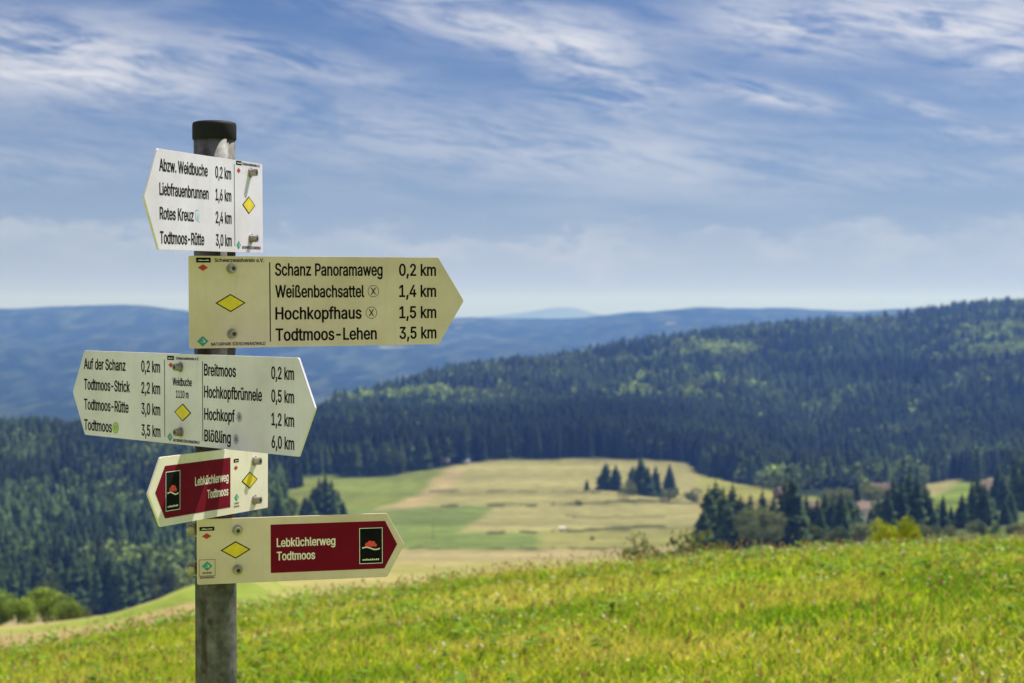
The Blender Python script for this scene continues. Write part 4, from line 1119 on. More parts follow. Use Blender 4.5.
def build_grass():
    parts = [
        blades(190000, wedge(5.0, 32, .36), .03, .11, .010, 101, GREEN, bend=1.1),
        blades(70000, wedge(5.0, 15, .36), .04, .12, .009, 102, GREEN, bend=1.1),
        blades(30000, wedge(5.5, 34, .36), .04, .11, .026, 103, GREEN2, bend=1.4),
        blades(9000, wedge(1.0, 5.0, .7, 2), .04, .12, .008, 104, GREEN, bend=.9),
        blades(16000, wedge(20, 44, .36), .07, .17, .018, 105, GREEN, bend=.9),
    ]
    V, T, C = merge(parts)
    o = mesh_np('grass', V, T, M_GRASS, col=C)
    tag(o, 'sunlit yellow green meadow grass covering the near slope', 'grass', kind='stuff')
    # dry seed stalks
    rg = np.random.default_rng(55)
    v, t, c = blades(5500, wedge(6, 36, .36), .10, .28, .005, 106, [(.42, .32, .14), (.50, .38, .2), (.36, .22, .12)], bend=.35)
    x, y = wedge(6, 36, .36)(rg, 1)
    tips = v.reshape(-1, 5, 3)[:, 4]
    # seed heads: small crossed diamonds at the tips
    n = len(tips)
    hv = []
    s = rg.uniform(.006, .014, (n, 1))
    l = rg.uniform(.02, .05, (n, 1))
    for d in ((1, 0, 0), (0, 1, 0)):
        d = np.array(d)
        hv += [tips - d * s, tips + np.array((0, 0, -1)) * l * .5, tips + d * s, tips + np.array((0, 0, 1)) * l * .5]
    H = np.stack(hv, 1).reshape(-1, 3)
    b = np.arange(n)[:, None] * 8
    HT = np.concatenate([b + np.array(q) for q in ((0, 1, 2), (0, 2, 3), (4, 5, 6), (4, 6, 7))], 0)
    HC = np.repeat(np.array(((.40, .29, .14),)) * rg.uniform(.7, 1.3, (n, 1)), 8, 0)
    V, T, C = merge([(v, t, c), (H, HT, HC)])
    o = mesh_np('dry_grass', V, T, M_GRASS, col=C)
    tag(o, 'dry straw coloured seed stalks scattered through the green meadow', 'dry grass', kind='stuff')
    # wild flowers and broad leaves
    parts = []
    for n, pal, sz, zz, seed in ((9000, (.70, .69, .52), .009, .14, 61), (700, (.55, .30, .36), .009, .13, 62), (4500, (.70, .64, .10), .009, .12, 63), (120, (.65, .16, .05), .011, .12, 64)):
        rg = np.random.default_rng(seed)
        x, y = wedge(6, 36, .36)(rg, n)
        keep = fbm(x / 1.6, y / 1.6, seed, 3) > .47
        x, y = x[keep], y[keep]
        n = len(x)
        z = meadow_z(x, y) + zz * rg.uniform(.5, 1.2, n)
        k = 6
        a = rg.uniform(0, 6.28, n)
        ctr = np.stack([x, y, z], -1)
        tilt = rg.normal(0, .45, (n, 2))
        r = sz * rg.uniform(.6, 1.5, n)
        ring = []
        for i in range(k):
            px = np.cos(a + i * 2 * np.pi / k) * r
            py = np.sin(a + i * 2 * np.pi / k) * r
            ring.append(ctr + np.stack([px, py, px * tilt[:, 0] + py * tilt[:, 1] + .3 * r], -1))
        vv = np.stack([ctr] + ring, 1).reshape(-1, 3)
        b = np.arange(n)[:, None] * (k + 1)
        tt = np.concatenate([b + np.array([0, 1 + i, 1 + (i + 1) % k]) for i in range(k)], 0)
        parts.append((vv, tt, np.repeat(np.array((pal,)) * rg.uniform(.8, 1.15, (n, 1)), k + 1, 0)))
    V, T, C = merge(parts)
    o = mesh_np('wildflowers', V, T, M_GRASS, col=C)
    tag(o, 'tiny white, pink and yellow blossoms sprinkled over the meadow', 'wildflowers', kind='stuff')
    # leafy weeds
    parts = []
    rg = np.random.default_rng(71)
    x, y = wedge(6, 32, .36)(rg, 1500)
    keep = fbm(x / 1.8, y / 1.8, 72, 3) > .5
    x, y = x[keep], y[keep]
    m = 7
    n = len(x) * m
    xx, yy = np.repeat(x, m), np.repeat(y, m)
    z = meadow_z(xx, yy) + rg.uniform(.04, .16, n)
    a = rg.uniform(0, 6.28, n)
    L = rg.uniform(.05, .12, n)
    W = L * .32
    up = rg.uniform(-.3, .7, n)
    dx, dy = np.cos(a), np.sin(a)
    o0 = np.stack([xx, yy, z], -1)
    mid = o0 + np.stack([dx * L * .5, dy * L * .5, up * L * .6], -1)
    tip = o0 + np.stack([dx * L, dy * L, up * L * .7], -1)
    sd = np.stack([-dy * W, dx * W, np.zeros(n)], -1)
    V = np.stack([o0, mid - sd, tip, mid + sd], 1).reshape(-1, 3)
    b = np.arange(n)[:, None] * 4
    T = np.concatenate([b + np.array([0, 1, 2]), b + np.array([0, 2, 3])], 0)
    C = np.repeat(np.array(((.17, .28, .035),)) * rg.uniform(.6, 1.6, (n, 1)), 4, 0)
    o = mesh_np('weeds', V, T, M_GRASS, col=C)
    tag(o, 'low broad leaved green weeds between the meadow grasses', 'weeds', kind='stuff')


build_grass()


# ------------------------------------------------------------------ trees
def spruce_crown(seed, tiers=16, nb=13, r=.19, droop=.35):
    """whorls of drooping, feathered boughs on a unit-high tree"""
    rg = np.random.default_rng(seed)
    V, T, C = [], [], []
    for k in range(tiers):
        t = k / (tiers - 1)
        z = .07 + .90 * t ** .95
        rad = r * (1 - t) ** .72 * rg.uniform(.82, 1.15) + .008
        m = max(5, int(nb * (1 - .45 * t)))
        for j in range(m):
            a = 2 * math.pi * (j + rg.uniform(-.35, .35)) / m + k * 1.3
            L = rad * rg.uniform(.70, 1.18)
            dz = -droop * L * rg.uniform(.6, 1.4)
            d = np.array((math.cos(a), math.sin(a), 0))
            s = np.array((-math.sin(a), math.cos(a), 0))
            w = L * rg.uniform(.34, .52) + .006
            z0 = z + rg.uniform(-.012, .012)
            hang = -w * .7
            b = len(V)
            p0 = np.array((0, 0, z0 + .014))
            V += [p0, d * L * .5 + s * w + (0, 0, z0 + dz * .4 + hang), d * L * .55 + (0, 0, z0 + dz * .45 + .01), d * L * .5 - s * w + (0, 0, z0 + dz * .4 + hang), d * L + (0, 0, z0 + dz),
                  d * L * .8 + s * w * .6 + (0, 0, z0 + dz * .8 + hang * .8), d * L * .8 - s * w * .6 + (0, 0, z0 + dz * .8 + hang * .8)]
            T += [(b, b + 1, b + 2), (b, b + 2, b + 3), (b + 2, b + 5, b + 4), (b + 2, b + 4, b + 6), (b + 1, b + 5, b + 2), (b + 2, b + 6, b + 3)]
            sh = rg.uniform(.6, 1.35)
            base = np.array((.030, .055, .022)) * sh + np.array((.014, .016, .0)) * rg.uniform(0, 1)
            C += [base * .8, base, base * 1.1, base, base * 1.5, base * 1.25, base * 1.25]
    b = len(V)
    V += [np.array((0, 0, 1.0)), np.array((.008, 0, .93)), np.array((-.005, .007, .93)), np.array((-.005, -.007, .93))]
    T += [(b, b + 1, b + 2), (b, b + 2, b + 3), (b, b + 3, b + 1)]
    C += [np.array((.045, .075, .03))] * 4
    return np.array(V), np.array(T), np.array(C)


def spruce_low(seed, tiers, sides, r=.16):
    rg = np.random.default_rng(seed)
    V, T, C = [], [], []
    for k in range(tiers):
        t = k / tiers
        z0 = .05 + .95 * t
        z1 = min(1.0, z0 + 1.9 * .95 / tiers)
        rad = r * (1 - t) ** .75
        b = len(V)
        V.append((rg.uniform(-.01, .01), rg.uniform(-.01, .01), z1))
        c = np.array((.030, .054, .023)) * rg.uniform(.8, 1.25)
        C.append(c * .95)
        for j in range(sides):
            a = 2 * math.pi * (j + rg.uniform(-.3, .3)) / sides
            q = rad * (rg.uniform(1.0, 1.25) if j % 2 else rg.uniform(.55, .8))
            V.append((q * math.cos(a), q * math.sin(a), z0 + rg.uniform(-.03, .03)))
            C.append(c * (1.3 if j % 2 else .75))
        T += [(b, b + 1 + j, b + 1 + (j + 1) % sides) for j in range(sides)]
    return np.array(V), np.array(T), np.array(C)


def leafy_crown(seed, nleaf, size, cz=.60, rx=.36, rz=.38, lobes=9, base=(.075, .105, .03), hollow=.55):
    """leaf clumps in several uneven lobes, unit-high tree"""
    rg = np.random.default_rng(seed)
    cen, rad = [], []
    for i in range(lobes):
        v = rg.normal(0, 1, 3)
        v /= np.linalg.norm(v)
        q = rg.uniform(.25, .78)
        cen.append(np.array((v[0] * rx * q, v[1] * rx * q, cz + v[2] * rz * q)))
        rad.append(rg.uniform(.40, .62))
    cen, rad = np.array(cen), np.array(rad)
    tone = rg.uniform(.75, 1.3, lobes)
    i = rg.integers(0, lobes, nleaf)
    v = rg.normal(0, 1, (nleaf, 3))
    v /= np.linalg.norm(v, axis=1)[:, None]
    q = rg.uniform(hollow, 1, nleaf) ** .6
    p = cen[i] + v * np.array((rx, rx, rz)) * (rad[i] * q)[:, None]
    p += rg.normal(0, size * .5, p.shape)
    nrm = v + rg.normal(0, .55, (nleaf, 3))
    nrm /= np.linalg.norm(nrm, axis=1)[:, None]
    u = np.cross(nrm, rg.normal(0, 1, (nleaf, 3)))
    u /= np.linalg.norm(u, axis=1)[:, None] + 1e-9
    w = np.cross(nrm, u)
    s = size * rg.uniform(.6, 1.4, nleaf)[:, None]
    V = np.stack([p - u * s, p - w * s * .55, p + u * s, p + w * s * .55], 1).reshape(-1, 3)
    b = np.arange(nleaf)[:, None] * 4
    T = np.concatenate([b + np.array([0, 1, 2]), b + np.array([0, 2, 3])], 0)
    c = np.array(base) * (tone[i] * rg.uniform(.75, 1.25, nleaf))[:, None]
    return V, T, np.repeat(c, 4, 0)


def limbs(seed, h=.8, r=.022, n=7, spread=.24, first=.25):
    bm = bmesh.new()
    rg = random.Random(seed)
    bm_cyl(bm, (0, 0, -.05), (0, 0, h * .55), r, r * .62, 8)
    bm_cyl(bm, (0, 0, h * .55), (rg.uniform(-.03, .03), rg.uniform(-.03, .03), h), r * .62, r * .15, 7)
    for i in range(n):
        a = 2 * math.pi * i / n + rg.uniform(-.4, .4)
        z = h * rg.uniform(first, .75)
        q = spread * rg.uniform(.6, 1.1)
        bm_cyl(bm, (0, 0, z), (math.cos(a) * q, math.sin(a) * q, z + q * rg.uniform(.5, 1.1)), r * .38, r * .08, 5)
    return bm


M_SPRUCE = foliage_mat('spruce_needles', .12)
M_LEAF = foliage_mat('broad_leaves', .35)
M_BUSH = foliage_mat('bright_leaves', .45)

HIDE = []


class TreeKind:
    """one mesh for the crown and one for the trunk, shared by all copies"""

    def __init__(self, name, crown, mat, trunk_bm):
        self.name = name
        V, T, C = crown
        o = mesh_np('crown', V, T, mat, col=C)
        self.crown = o
        self.trunk = obj_bm('trunk', trunk_bm, M_BARK)
        self.first = True

    def place(self, loc, h, w, rz, label, cat, group=None):
        r = empty(self.name, loc, (0, 0, rz))
        r.scale = (w, w, h)
        tag(r, label, cat, group)
        if self.first:
            c, t = self.crown, self.trunk
            self.first = False
        else:
            c, t = self.crown.copy(), self.trunk.copy()
            COL.objects.link(c)
            COL.objects.link(t)
        c.parent = r
        t.parent = r
        return r


def straight_trunk():
    bm = bmesh.new()
    bm_cyl(bm, (0, 0, -.04), (0, 0, .96), .015, .002, 7)
    return bm


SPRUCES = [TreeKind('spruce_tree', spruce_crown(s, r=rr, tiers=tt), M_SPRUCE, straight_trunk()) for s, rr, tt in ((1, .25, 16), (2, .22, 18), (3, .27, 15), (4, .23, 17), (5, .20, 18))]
LEAFY = [TreeKind('leafy_tree', leafy_crown(s, 1100, .032, lobes=l), M_LEAF, limbs(s)) for s, l in ((21, 9), (22, 12), (23, 8))]
LEAFY_PALE = [TreeKind('leafy_tree', leafy_crown(s, 1000, .034, lobes=l, base=(.145, .17, .075)), M_LEAF, limbs(s)) for s, l in ((31, 10), (32, 8))]
LEAFY_GREEN = [TreeKind('leafy_tree', leafy_crown(s, 2600, .034, cz=.46, rx=.46, rz=.48, lobes=l, base=(.20, .28, .05), hollow=.4), M_LEAF, limbs(s, .7, .02, 8, .26, .1)) for s, l in ((34, 14), (35, 12))]
SHRUB = [TreeKind('shrub', leafy_crown(s, 800, .045, cz=.5, rx=.5, rz=.42, lobes=8, base=(.13, .155, .075)), M_LEAF, limbs(s, .6, .018, 8, .3, .05)) for s in (41, 42, 43)]
BRIGHT = [TreeKind('shrub', leafy_crown(s, 3400, .026, cz=.52, rx=.46, rz=.42, lobes=11, base=(.27, .32, .02), hollow=.3), M_BUSH, limbs(s, .6, .018, 9, .3, .05)) for s in (51, 52)]


def put(kind, X, d, top, label, cat, group=None, aspect=1.0, base=None, maxh=None):
    """plant at distance d on bearing X; the crown's top is on row `top`"""
    x = xat(d, X)
    if d < 44:
        z = float(meadow_z(np.array([x]), np.array([d]))[0])
    else:
        z = float(terrain_z(np.array([x]), np.array([d]))[0])
    h = zat(d, top) - z
    if maxh and h > maxh:
        h = maxh
    k = random.choice(kind) if isinstance(kind, list) else kind
    if kind is SPRUCES:
        aspect *= 1.22 if d > 1000 else 1.06
    return k.place((x, d, z - .02 * h), h * 1.02, h * aspect, random.uniform(0, 6.28), label, cat, group)


# --- solitary field trees and bushes
for X, d, top, w in ((606, 1330, 461, 1.25), (616, 1325, 463, 1.2)):
    put(SPRUCES, X, d, top, 'dark spruce of the close pair standing in the pale hayfield', 'spruce', 'spruce pair in the hayfield', w)
for X, d, top, w in ((633, 1320, 464, 1.1), (641, 1310, 455, 1.05), (648, 1300, 465, 1.0), (656, 1310, 465, 1.15)):
    put(SPRUCES, X, d, top, 'dark spruce of the row of four in the middle of the hayfield', 'spruce', 'spruce row in the hayfield', w)
put(SPRUCES, 670, 1390, 463, 'single spruce at the far right end of the hayfield tree row', 'spruce', None, 1.1)
put(SPRUCES, 587, 1330, 479, 'very small lone spruce left of the spruce pair in the hayfield', 'spruce', None, 1.2)
put(SHRUB, 628, 1240, 480, 'round olive bush in front of the hayfield spruce row', 'bush', None, 1.1)
put(SHRUB, 669, 1250, 485, 'low olive bush right of the hayfield spruce row', 'bush', None, 1.5)
put(SHRUB, 692, 1260, 484, 'dark rounded bush at the right rim of the hayfield', 'bush', None, 1.1)
put(SHRUB, 578, 1190, 499, 'tiny dark bush on the upper hedge line of the hayfield', 'bush', None, 1.3)
put(SHRUB, 593, 860, 536, 'dark bush standing alone above the dry meadow, larger of two', 'bush', None, 1.3)
put(SHRUB, 630, 862, 538, 'small dark bush right of the larger lone bush', 'bush', None, 1.3)
put(SHRUB, 562, 790, 558, 'tiny dark bush low in the dry hay meadow', 'bush', None, 1.3)
# left pasture group
for X, d, top, w in ((313, 1060, 486, 1.2), (319, 1050, 477, 1.2), (325, 1052, 473, 1.25), (331, 1055, 479, 1.2), (338, 1065, 490, 1.25), (305, 1070, 495, 1.2), (310, 1040, 497, 1.3), (333, 1040, 494, 1.3), (343, 1050, 500, 1.3)):
    put(SPRUCES, X, d, top, 'spruce of the dark clump on the green pasture right of the long double sign', 'spruce', 'spruce clump on the green pasture', w * .95)
# leafy trees at the lower left
put(LEAFY_GREEN, 16, 205, 594, 'round bright green leafy tree at the left picture edge, front one', 'tree', None, 1.5)
put(LEAFY_GREEN, 42, 235, 580, 'tallest leafy tree in the small group beyond the meadow, lower left', 'tree', None, 1.25)
put(LEAFY_GREEN, -6, 235, 587, 'leafy tree cut by the left picture edge, behind the round front one', 'tree', None, 1.4)
put(LEAFY_GREEN, 68, 225, 599, 'small leafy tree at the right side of the lower left group', 'tree', None, 1.3)
put(SHRUB, 83, 240, 607, 'low dark bush just right of the lower left leafy trees', 'bush', None, 1.0)
put(SHRUB, 118, 170, 616, 'tiny green shrub on the grassy shoulder left of the pole', 'bush', None, 1.1)
# shrubs that peep over the meadow's brow
for X, d, top, w in ((644, 47, 535, 1.0), (657, 46.5, 529, 1.0), (671, 48, 531, 1.1), (686, 47, 530, 1.0), (700, 48, 533, 1.1), (713, 46.5, 535, 1.0)):
    put(SHRUB, X, d, top, 'grey green shrub peeping over the brow of the meadow below the hayfield', 'bush', 'shrubs along the meadow brow', w * .75)
put(BRIGHT[0], 884, 40.5, 515, 'yellow green bush on the meadow brow, left of the bright pair', 'bush', None, .60)
put(BRIGHT[1], 909, 40.0, 512, 'yellow green bush on the meadow brow, right of the bright pair', 'bush', None, .62)
# big spruces right of the hayfield
for X, d, top, w in ((709, 690, 484, 1.05), (716, 700, 478, 1.1), (724, 680, 486, 1.05), (733, 710, 481, 1.0), (741, 690, 493, 1.1), (704, 670, 505, 1.1), (729, 660, 500, 1.1)):
    put(SPRUCES, X, d, top, 'tall spruce of the dark clump at the right end of the hayfield', 'spruce', 'spruce clump beside the hayfield', w)
for X, d, top, w in ((748, 660, 509, 1.1), (758, 680, 505, 1.1), (769, 670, 508, 1.1), (752, 640, 522, 1.2), (770, 645, 523, 1.3)):
    put(LEAFY_PALE, X, d, top, 'grey green leafy tree between the hayfield spruce clump and the broad spruces', 'tree', 'leafy trees right of the hayfield', w)
for X, d, top, w in ((786, 700, 479, 1.25), (793, 690, 474, 1.3), (799, 705, 490, 1.2)):
    put(SPRUCES, X, d, top, 'broad spruce of the dark trio above the middle of the meadow brow', 'spruce', 'broad spruce trio', w)
for X, d, top, w in ((818, 720, 497, 1.2), (826, 730, 490, 1.15), (834, 725, 494, 1.2), (842, 715, 489, 1.1), (850, 730, 494, 1.2), (857, 740, 500, 1.2)):
    put(SPRUCES, X, d, top, 'dark spruce of the dense block in front of the white houses', 'spruce', 'spruce block before the houses', w)
for X, d, top, w in ((888, 760, 486, 1.1), (894, 770, 474, 1.1), (902, 765, 480, 1.1), (910, 775, 470, 1.15), (918, 760, 474, 1.1), (926, 770, 482, 1.15), (932, 765, 497, 1.2)):
    put(SPRUCES, X, d, top, 'dark spruce of the tall block behind the yellow green bushes', 'spruce', 'spruce block behind the bright bushes', w)
for X, d, top, w in ((944, 780, 494, 1.2), (963, 790, 493, 1.2)):
    put(SPRUCES, X, d, top, 'single pointed spruce in front of the small green field at right', 'spruce', 'pointed spruces before the green field', w)
for X, d, top, w in ((973, 800, 479, 1.1), (979, 810, 473, 1.2), (986, 800, 482, 1.1)):
    put(SPRUCES, X, d, top, 'tall spruce right of the small green field', 'spruce', 'spruces right of the green field', w)
for X, d, top, w in ((999, 960, 464, 1.15), (1004, 950, 472, 1.1), (1019, 940, 469, 1.1), (1026, 930, 473, 1.1), (1040, 940, 470, 1.1)):
    put(SPRUCES, X, d, top, 'spruce near the right picture edge beside the brown roofs', 'spruce', 'spruces at the right edge', w)
for X, d, top, w in ((751, 720, 493, 1.1), (763, 730, 488, 1.15), (774, 725, 495, 1.1), (807, 735, 493, 1.15), (812, 720, 503, 1.2), (872, 800, 506, 1.2), (880, 790, 497, 1.15), (938, 800, 503, 1.15), (952, 810, 505, 1.2),
                     (958, 805, 507, 1.1), (992, 820, 494, 1.15), (1012, 830, 490, 1.1), (1006, 810, 500, 1.2), (822, 700, 510, 1.2), (846, 700, 512, 1.2)):
    put(SPRUCES, X, d, top, 'lower spruce filling the dark tree belt between the taller spruces beyond the meadow', 'spruce', 'spruces filling the belt', w)
rr = random.Random(5)
for i in range(22):
    X = 800 + i * 11.6 + rr.uniform(-3, 3)
    d = rr.uniform(650, 700)
    put(LEAFY_PALE + LEAFY, X, d, rr.uniform(520, 534), 'low leafy tree in the dim belt just behind the meadow brow', 'tree', 'leafy belt behind the meadow brow', rr.uniform(1.1, 1.6))
for X, d, top, w in ((838, 1000, 486, 1.4), (868, 1080, 481, 1.4), (878, 1090, 484, 1.4), (848, 1050, 487, 1.3), (826, 1060, 487, 1.2), (871, 960, 504, 1.2), (876, 950, 502, 1.3)):
    put(LEAFY_PALE, X, d, top, 'bushy leafy tree among the white houses', 'tree', 'garden trees among the houses', w)
put(SPRUCES, 858, 1010, 477, 'slim dark spruce standing alone above the white houses', 'spruce', None, .9)


# --- the woods: first decide where every tree stands
def scatter(n, d0, d1, X0, X1, seed, leafy=.12, hmin=17, hmax=29):
    rg = np.random.default_rng(seed)
    u = rg.uniform(0, 1, n)
    d = np.sqrt(d0 ** 2 + u * (d1 ** 2 - d0 ** 2))
    X = rg.uniform(X0, X1, n)
    x = xat(d, X)
    z = terrain_z(x, d)
    Y = HORIZON - F * (z - EYE) / d
    ok = ~forest_free(X, Y, d)
    h = rg.uniform(hmin, hmax, n) * (.8 + .4 * fbm(x / 90., d / 90., seed, 2))
    ok &= (z + h - EYE) / d > skyline(X, d) + .0004
    lf = fbm(x / 110., d / 150., seed + 5, 3) + rg.normal(0, .09, n)
    il = lf > np.quantile(lf, 1 - leafy)
    h = np.where(il, h * .78, h)
    return np.stack([x, d, z, h, X], -1)[ok], il[ok]


S1, I1 = scatter(9000, 960, 2100, -160, 300, 201, .26)
S2, I2 = scatter(8000, 1500, 2300, 290, 800, 202, .06, 20, 31)
S3, I3 = scatter(24000, 2150, 4050, 330, 1200, 203, .34, 15, 36)
S4, I4 = scatter(5200, 1020, 2150, 690, 1200, 204, .22)


def field_edge(S, I, seed):
    """thin the right-hand village so that houses stay in view"""
    Y = HORIZON - F * (S[:, 2] - EYE) / S[:, 1]
    k = ~((S[:, 4] > 792) & (S[:, 4] < 1010) & (S[:, 1] < 1420))
    return S[k], I[k]


S4, I4 = field_edge(S4, I4, 3)

# the 170 nearest of the woods stand as trees of their own
indiv = []


def pick(S, I, n, label, group, lab_leaf, grp_leaf, edge):
    """front trees of a wood: nearest ones per bearing"""
    order = np.argsort(S[:, 1])
    taken = np.zeros(len(S), bool)
    cnt = 0
    for i in order:
        if cnt >= n:
            break
        if not (edge[0] <= S[i, 4] <= edge[1]):
            continue
        x, d, z, h, X = S[i]
        if I[i]:
            random.choice(LEAFY).place((x, d, z - .3), h, h * random.uniform(.9, 1.2), random.uniform(0, 6.28), lab_leaf, 'tree', grp_leaf)
        else:
            random.choice(SPRUCES).place((x, d, z - .3), h, h * random.uniform(.9, 1.15), random.uniform(0, 6.28), label, 'spruce', group)
        taken[i] = True
        cnt += 1
    return S[~taken], I[~taken]


S1, I1 = pick(S1, I1, 95, 'spruce in the lowest front rows of the dense forest left of the pole', 'front spruces of the left forest',
              'leafy tree in the lowest front rows of the dense forest left of the pole', 'front leafy trees of the left forest', (-10, 280))
S2, I2 = pick(S2, I2, 90, 'spruce in the front row of the dark forest wall above the hayfield', 'front spruces of the forest wall',
              'leafy tree in the front row of the dark forest wall above the hayfield', 'front leafy trees of the forest wall', (280, 790))


def build_wood(name, S, I, label, tiers, sides, seed, leaves=34, bright=1.0, leafy=1.4):
    rg = np.random.default_rng(seed)
    parts = []
    kinds = [spruce_low(seed + k, tiers, sides, .17 + .018 * k) for k in range(5)]
    lk = [leafy_crown(seed + 60 + k, leaves * 3, .11, cz=.54, rx=.52, rz=.42, lobes=8, base=(.070, .105, .036), hollow=.6) for k in range(4)]
    for sel, ks, gain in ((~I, kinds, bright), (I, lk, leafy)):
        P = S[sel]
        which = rg.integers(0, len(ks), len(P))
        for k, (V, T, C) in enumerate(ks):
            Q = P[which == k]
            n = len(Q)
            if n == 0:
                continue
            a = rg.uniform(0, 6.28, n)
            w = Q[:, 3] * rg.uniform(.85, 1.25, n)
            ca, sa = np.cos(a)[:, None], np.sin(a)[:, None]
            vx = (V[None, :, 0] * ca - V[None, :, 1] * sa) * w[:, None] + Q[:, 0:1]
            vy = (V[None, :, 0] * sa + V[None, :, 1] * ca) * w[:, None] + Q[:, 1:2]
            vz = V[None, :, 2] * Q[:, 3:4] + Q[:, 2:3] - .3
            VV = np.stack([vx, vy, vz], -1).reshape(-1, 3)
            TT = (T[None] + (np.arange(n) * len(V))[:, None, None]).reshape(-1, 3)
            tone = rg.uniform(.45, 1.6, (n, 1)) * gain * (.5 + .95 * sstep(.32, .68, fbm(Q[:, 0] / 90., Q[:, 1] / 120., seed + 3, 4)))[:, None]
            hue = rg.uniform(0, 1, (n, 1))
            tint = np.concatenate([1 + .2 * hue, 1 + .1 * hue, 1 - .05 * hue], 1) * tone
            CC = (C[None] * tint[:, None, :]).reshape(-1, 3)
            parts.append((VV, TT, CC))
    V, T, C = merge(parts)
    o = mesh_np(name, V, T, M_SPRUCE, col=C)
    tag(o, label, 'forest', kind='stuff')


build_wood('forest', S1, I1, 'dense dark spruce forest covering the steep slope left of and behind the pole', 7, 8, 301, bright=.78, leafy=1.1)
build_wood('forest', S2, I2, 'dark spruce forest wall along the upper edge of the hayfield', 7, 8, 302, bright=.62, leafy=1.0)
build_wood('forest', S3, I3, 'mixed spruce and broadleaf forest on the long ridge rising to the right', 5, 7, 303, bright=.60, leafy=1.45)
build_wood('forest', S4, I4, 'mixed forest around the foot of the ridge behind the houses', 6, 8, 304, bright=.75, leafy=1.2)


# ------------------------------------------------------------------ houses, pole, trailer
M_WALL = simple_mat('rendered_wall', (.62, .58, .52), .9, var=.1, scale=1.5)
M_WOODWALL = simple_mat('dark_timber_wall', (.16, .10, .06), .9, var=.25, scale=2.)
M_ROOF_RED = simple_mat('red_roof_tiles', (.17, .105, .085), .85, var=.25, scale=2.)
M_ROOF_BROWN = simple_mat('brown_roof_tiles', (.17, .11, .085), .85, var=.25, scale=2.)
M_ROOF_GREY = simple_mat('slate_roof', (.20, .235, .30), .6, var=.2, scale=2.)
M_GLASS = simple_mat('window_glass', (.03, .035, .045), .15, var=.2, scale=2.)
M_TIMBER = simple_mat('weathered_timber', (.14, .11, .08), .9, var=.3, scale=3.)
M_CANVAS = simple_mat('white_canvas', (.78, .77, .73), .7, var=.08, scale=2.)
M_RUBBER = simple_mat('rubber', (.02, .02, .02), .8, var=.2, scale=4.)


def house(X, d, w, dep, wall_h, roof_h, rz, wallm, roofm, label, sink=0.3, cat='house'):
    x = xat(d, X)
    z = float(terrain_z(np.array([x]), np.array([d]))[0]) - sink
    root = empty('house', (x, d, z), (0, 0, R(rz)))
    tag(root, label, cat)
    hw, hd = w / 2, dep / 2
    bm = bmesh.new()
    a = [bm.verts.new((sx * hw, sy * hd, zz)) for zz in (-1, wall_h) for sx, sy in ((-1, -1), (1, -1), (1, 1), (-1, 1))]
    g = [bm.verts.new((-hw, 0, wall_h + roof_h)), bm.verts.new((hw, 0, wall_h + roof_h))]
    bm.faces.new(a[0:4][::-1])
    bm.faces.new((a[0], a[1], a[5], a[4]))
    bm.faces.new((a[2], a[3], a[7], a[6]))
    bm.faces.new((a[1], a[2], a[6], g[1], a[5]))
    bm.faces.new((a[3], a[0], a[4], g[0], a[7]))
    obj_bm('wall', bm, wallm, root)
    ov = .7
    bm = bmesh.new()
    sl = roof_h / hd
    for s in (-1, 1):
        lo = (s * (hd + ov), wall_h - sl * ov + .05)
        hi = (0, wall_h + roof_h + .05)
        v = [bm.verts.new((sx * (hw + ov), yy, zz + t)) for t in (0, .28) for sx in (-1, 1) for yy, zz in (lo, hi)]
        for f in ((0, 1, 3, 2), (4, 6, 7, 5), (0, 2, 6, 4), (0, 4, 5, 1), (2, 3, 7, 6)):
            bm.faces.new([v[i] for i in f])
    bmesh.ops.recalc_face_normals(bm, faces=bm.faces)
    rf = obj_bm('roof', bm, roofm, root)
    bm = bmesh.new()
    bm_box(bm, hw * .3, hw * .3 + .8, .6, 1.4, wall_h + roof_h * .5, wall_h + roof_h + .9)
    obj_bm('chimney', bm, M_WALL, rf)
    nwin = max(2, int(w // 3))
    for lv in range(max(1, int(wall_h // 2.7))):
        for i in range(nwin):
            cx = -hw + w * (i + .5) / nwin
            bm = bmesh.new()
            bm_box(bm, cx - .5, cx + .5, -hd - .05, -hd + .05, .9 + lv * 2.7, 2.2 + lv * 2.7)
            obj_bm('window', bm, M_GLASS, root)
    for sx in (-1, 1):
        for cy in (-dep * .2, dep * .2):
            bm = bmesh.new()
            xa, xb = sorted((sx * (hw - .05), sx * (hw + .05)))
            bm_box(bm, xa, xb, cy - .5, cy + .5, .9, 2.2)
            obj_bm('window', bm, M_GLASS, root)
    return root


house(441, 1560, 12, 9, 4.5, 4.6, 12, M_WOODWALL, M_ROOF_GREY, 'farmhouse with blue grey roof at the top of the worn field track')
house(466, 1575, 6, 5, 2.6, 1.6, -8, M_WALL, M_ROOF_GREY, 'small pale shed right of the blue grey roofed farmhouse', cat='shed')
house(862, 900, 7.0, 7, 7.2, 3.0, 28, M_WALL, M_ROOF_BROWN, 'tall narrow white house between the spruce blocks, lower of the village pair', -1)
house(881, 1150, 14, 10, 5.6, 5.0, -14, M_WALL, M_ROOF_RED, 'wide white house with reddish roof above the garden trees', -3)
house(812, 1000, 11, 8, 5.0, 3.4, 20, M_WALL, M_ROOF_RED, 'white house with reddish roof left of the dense spruce block', 0)
house(784, 1290, 12, 9, 5.0, 4.5, 35, M_WOODWALL, M_ROOF_BROWN, 'dark timber house with brown roof at the edge of the right hayfield', 0)
house(990, 1120, 15, 10, 5.6, 5.2, 10, M_WALL, M_ROOF_BROWN, 'white house with brown roof among the spruces near the right edge', -2)
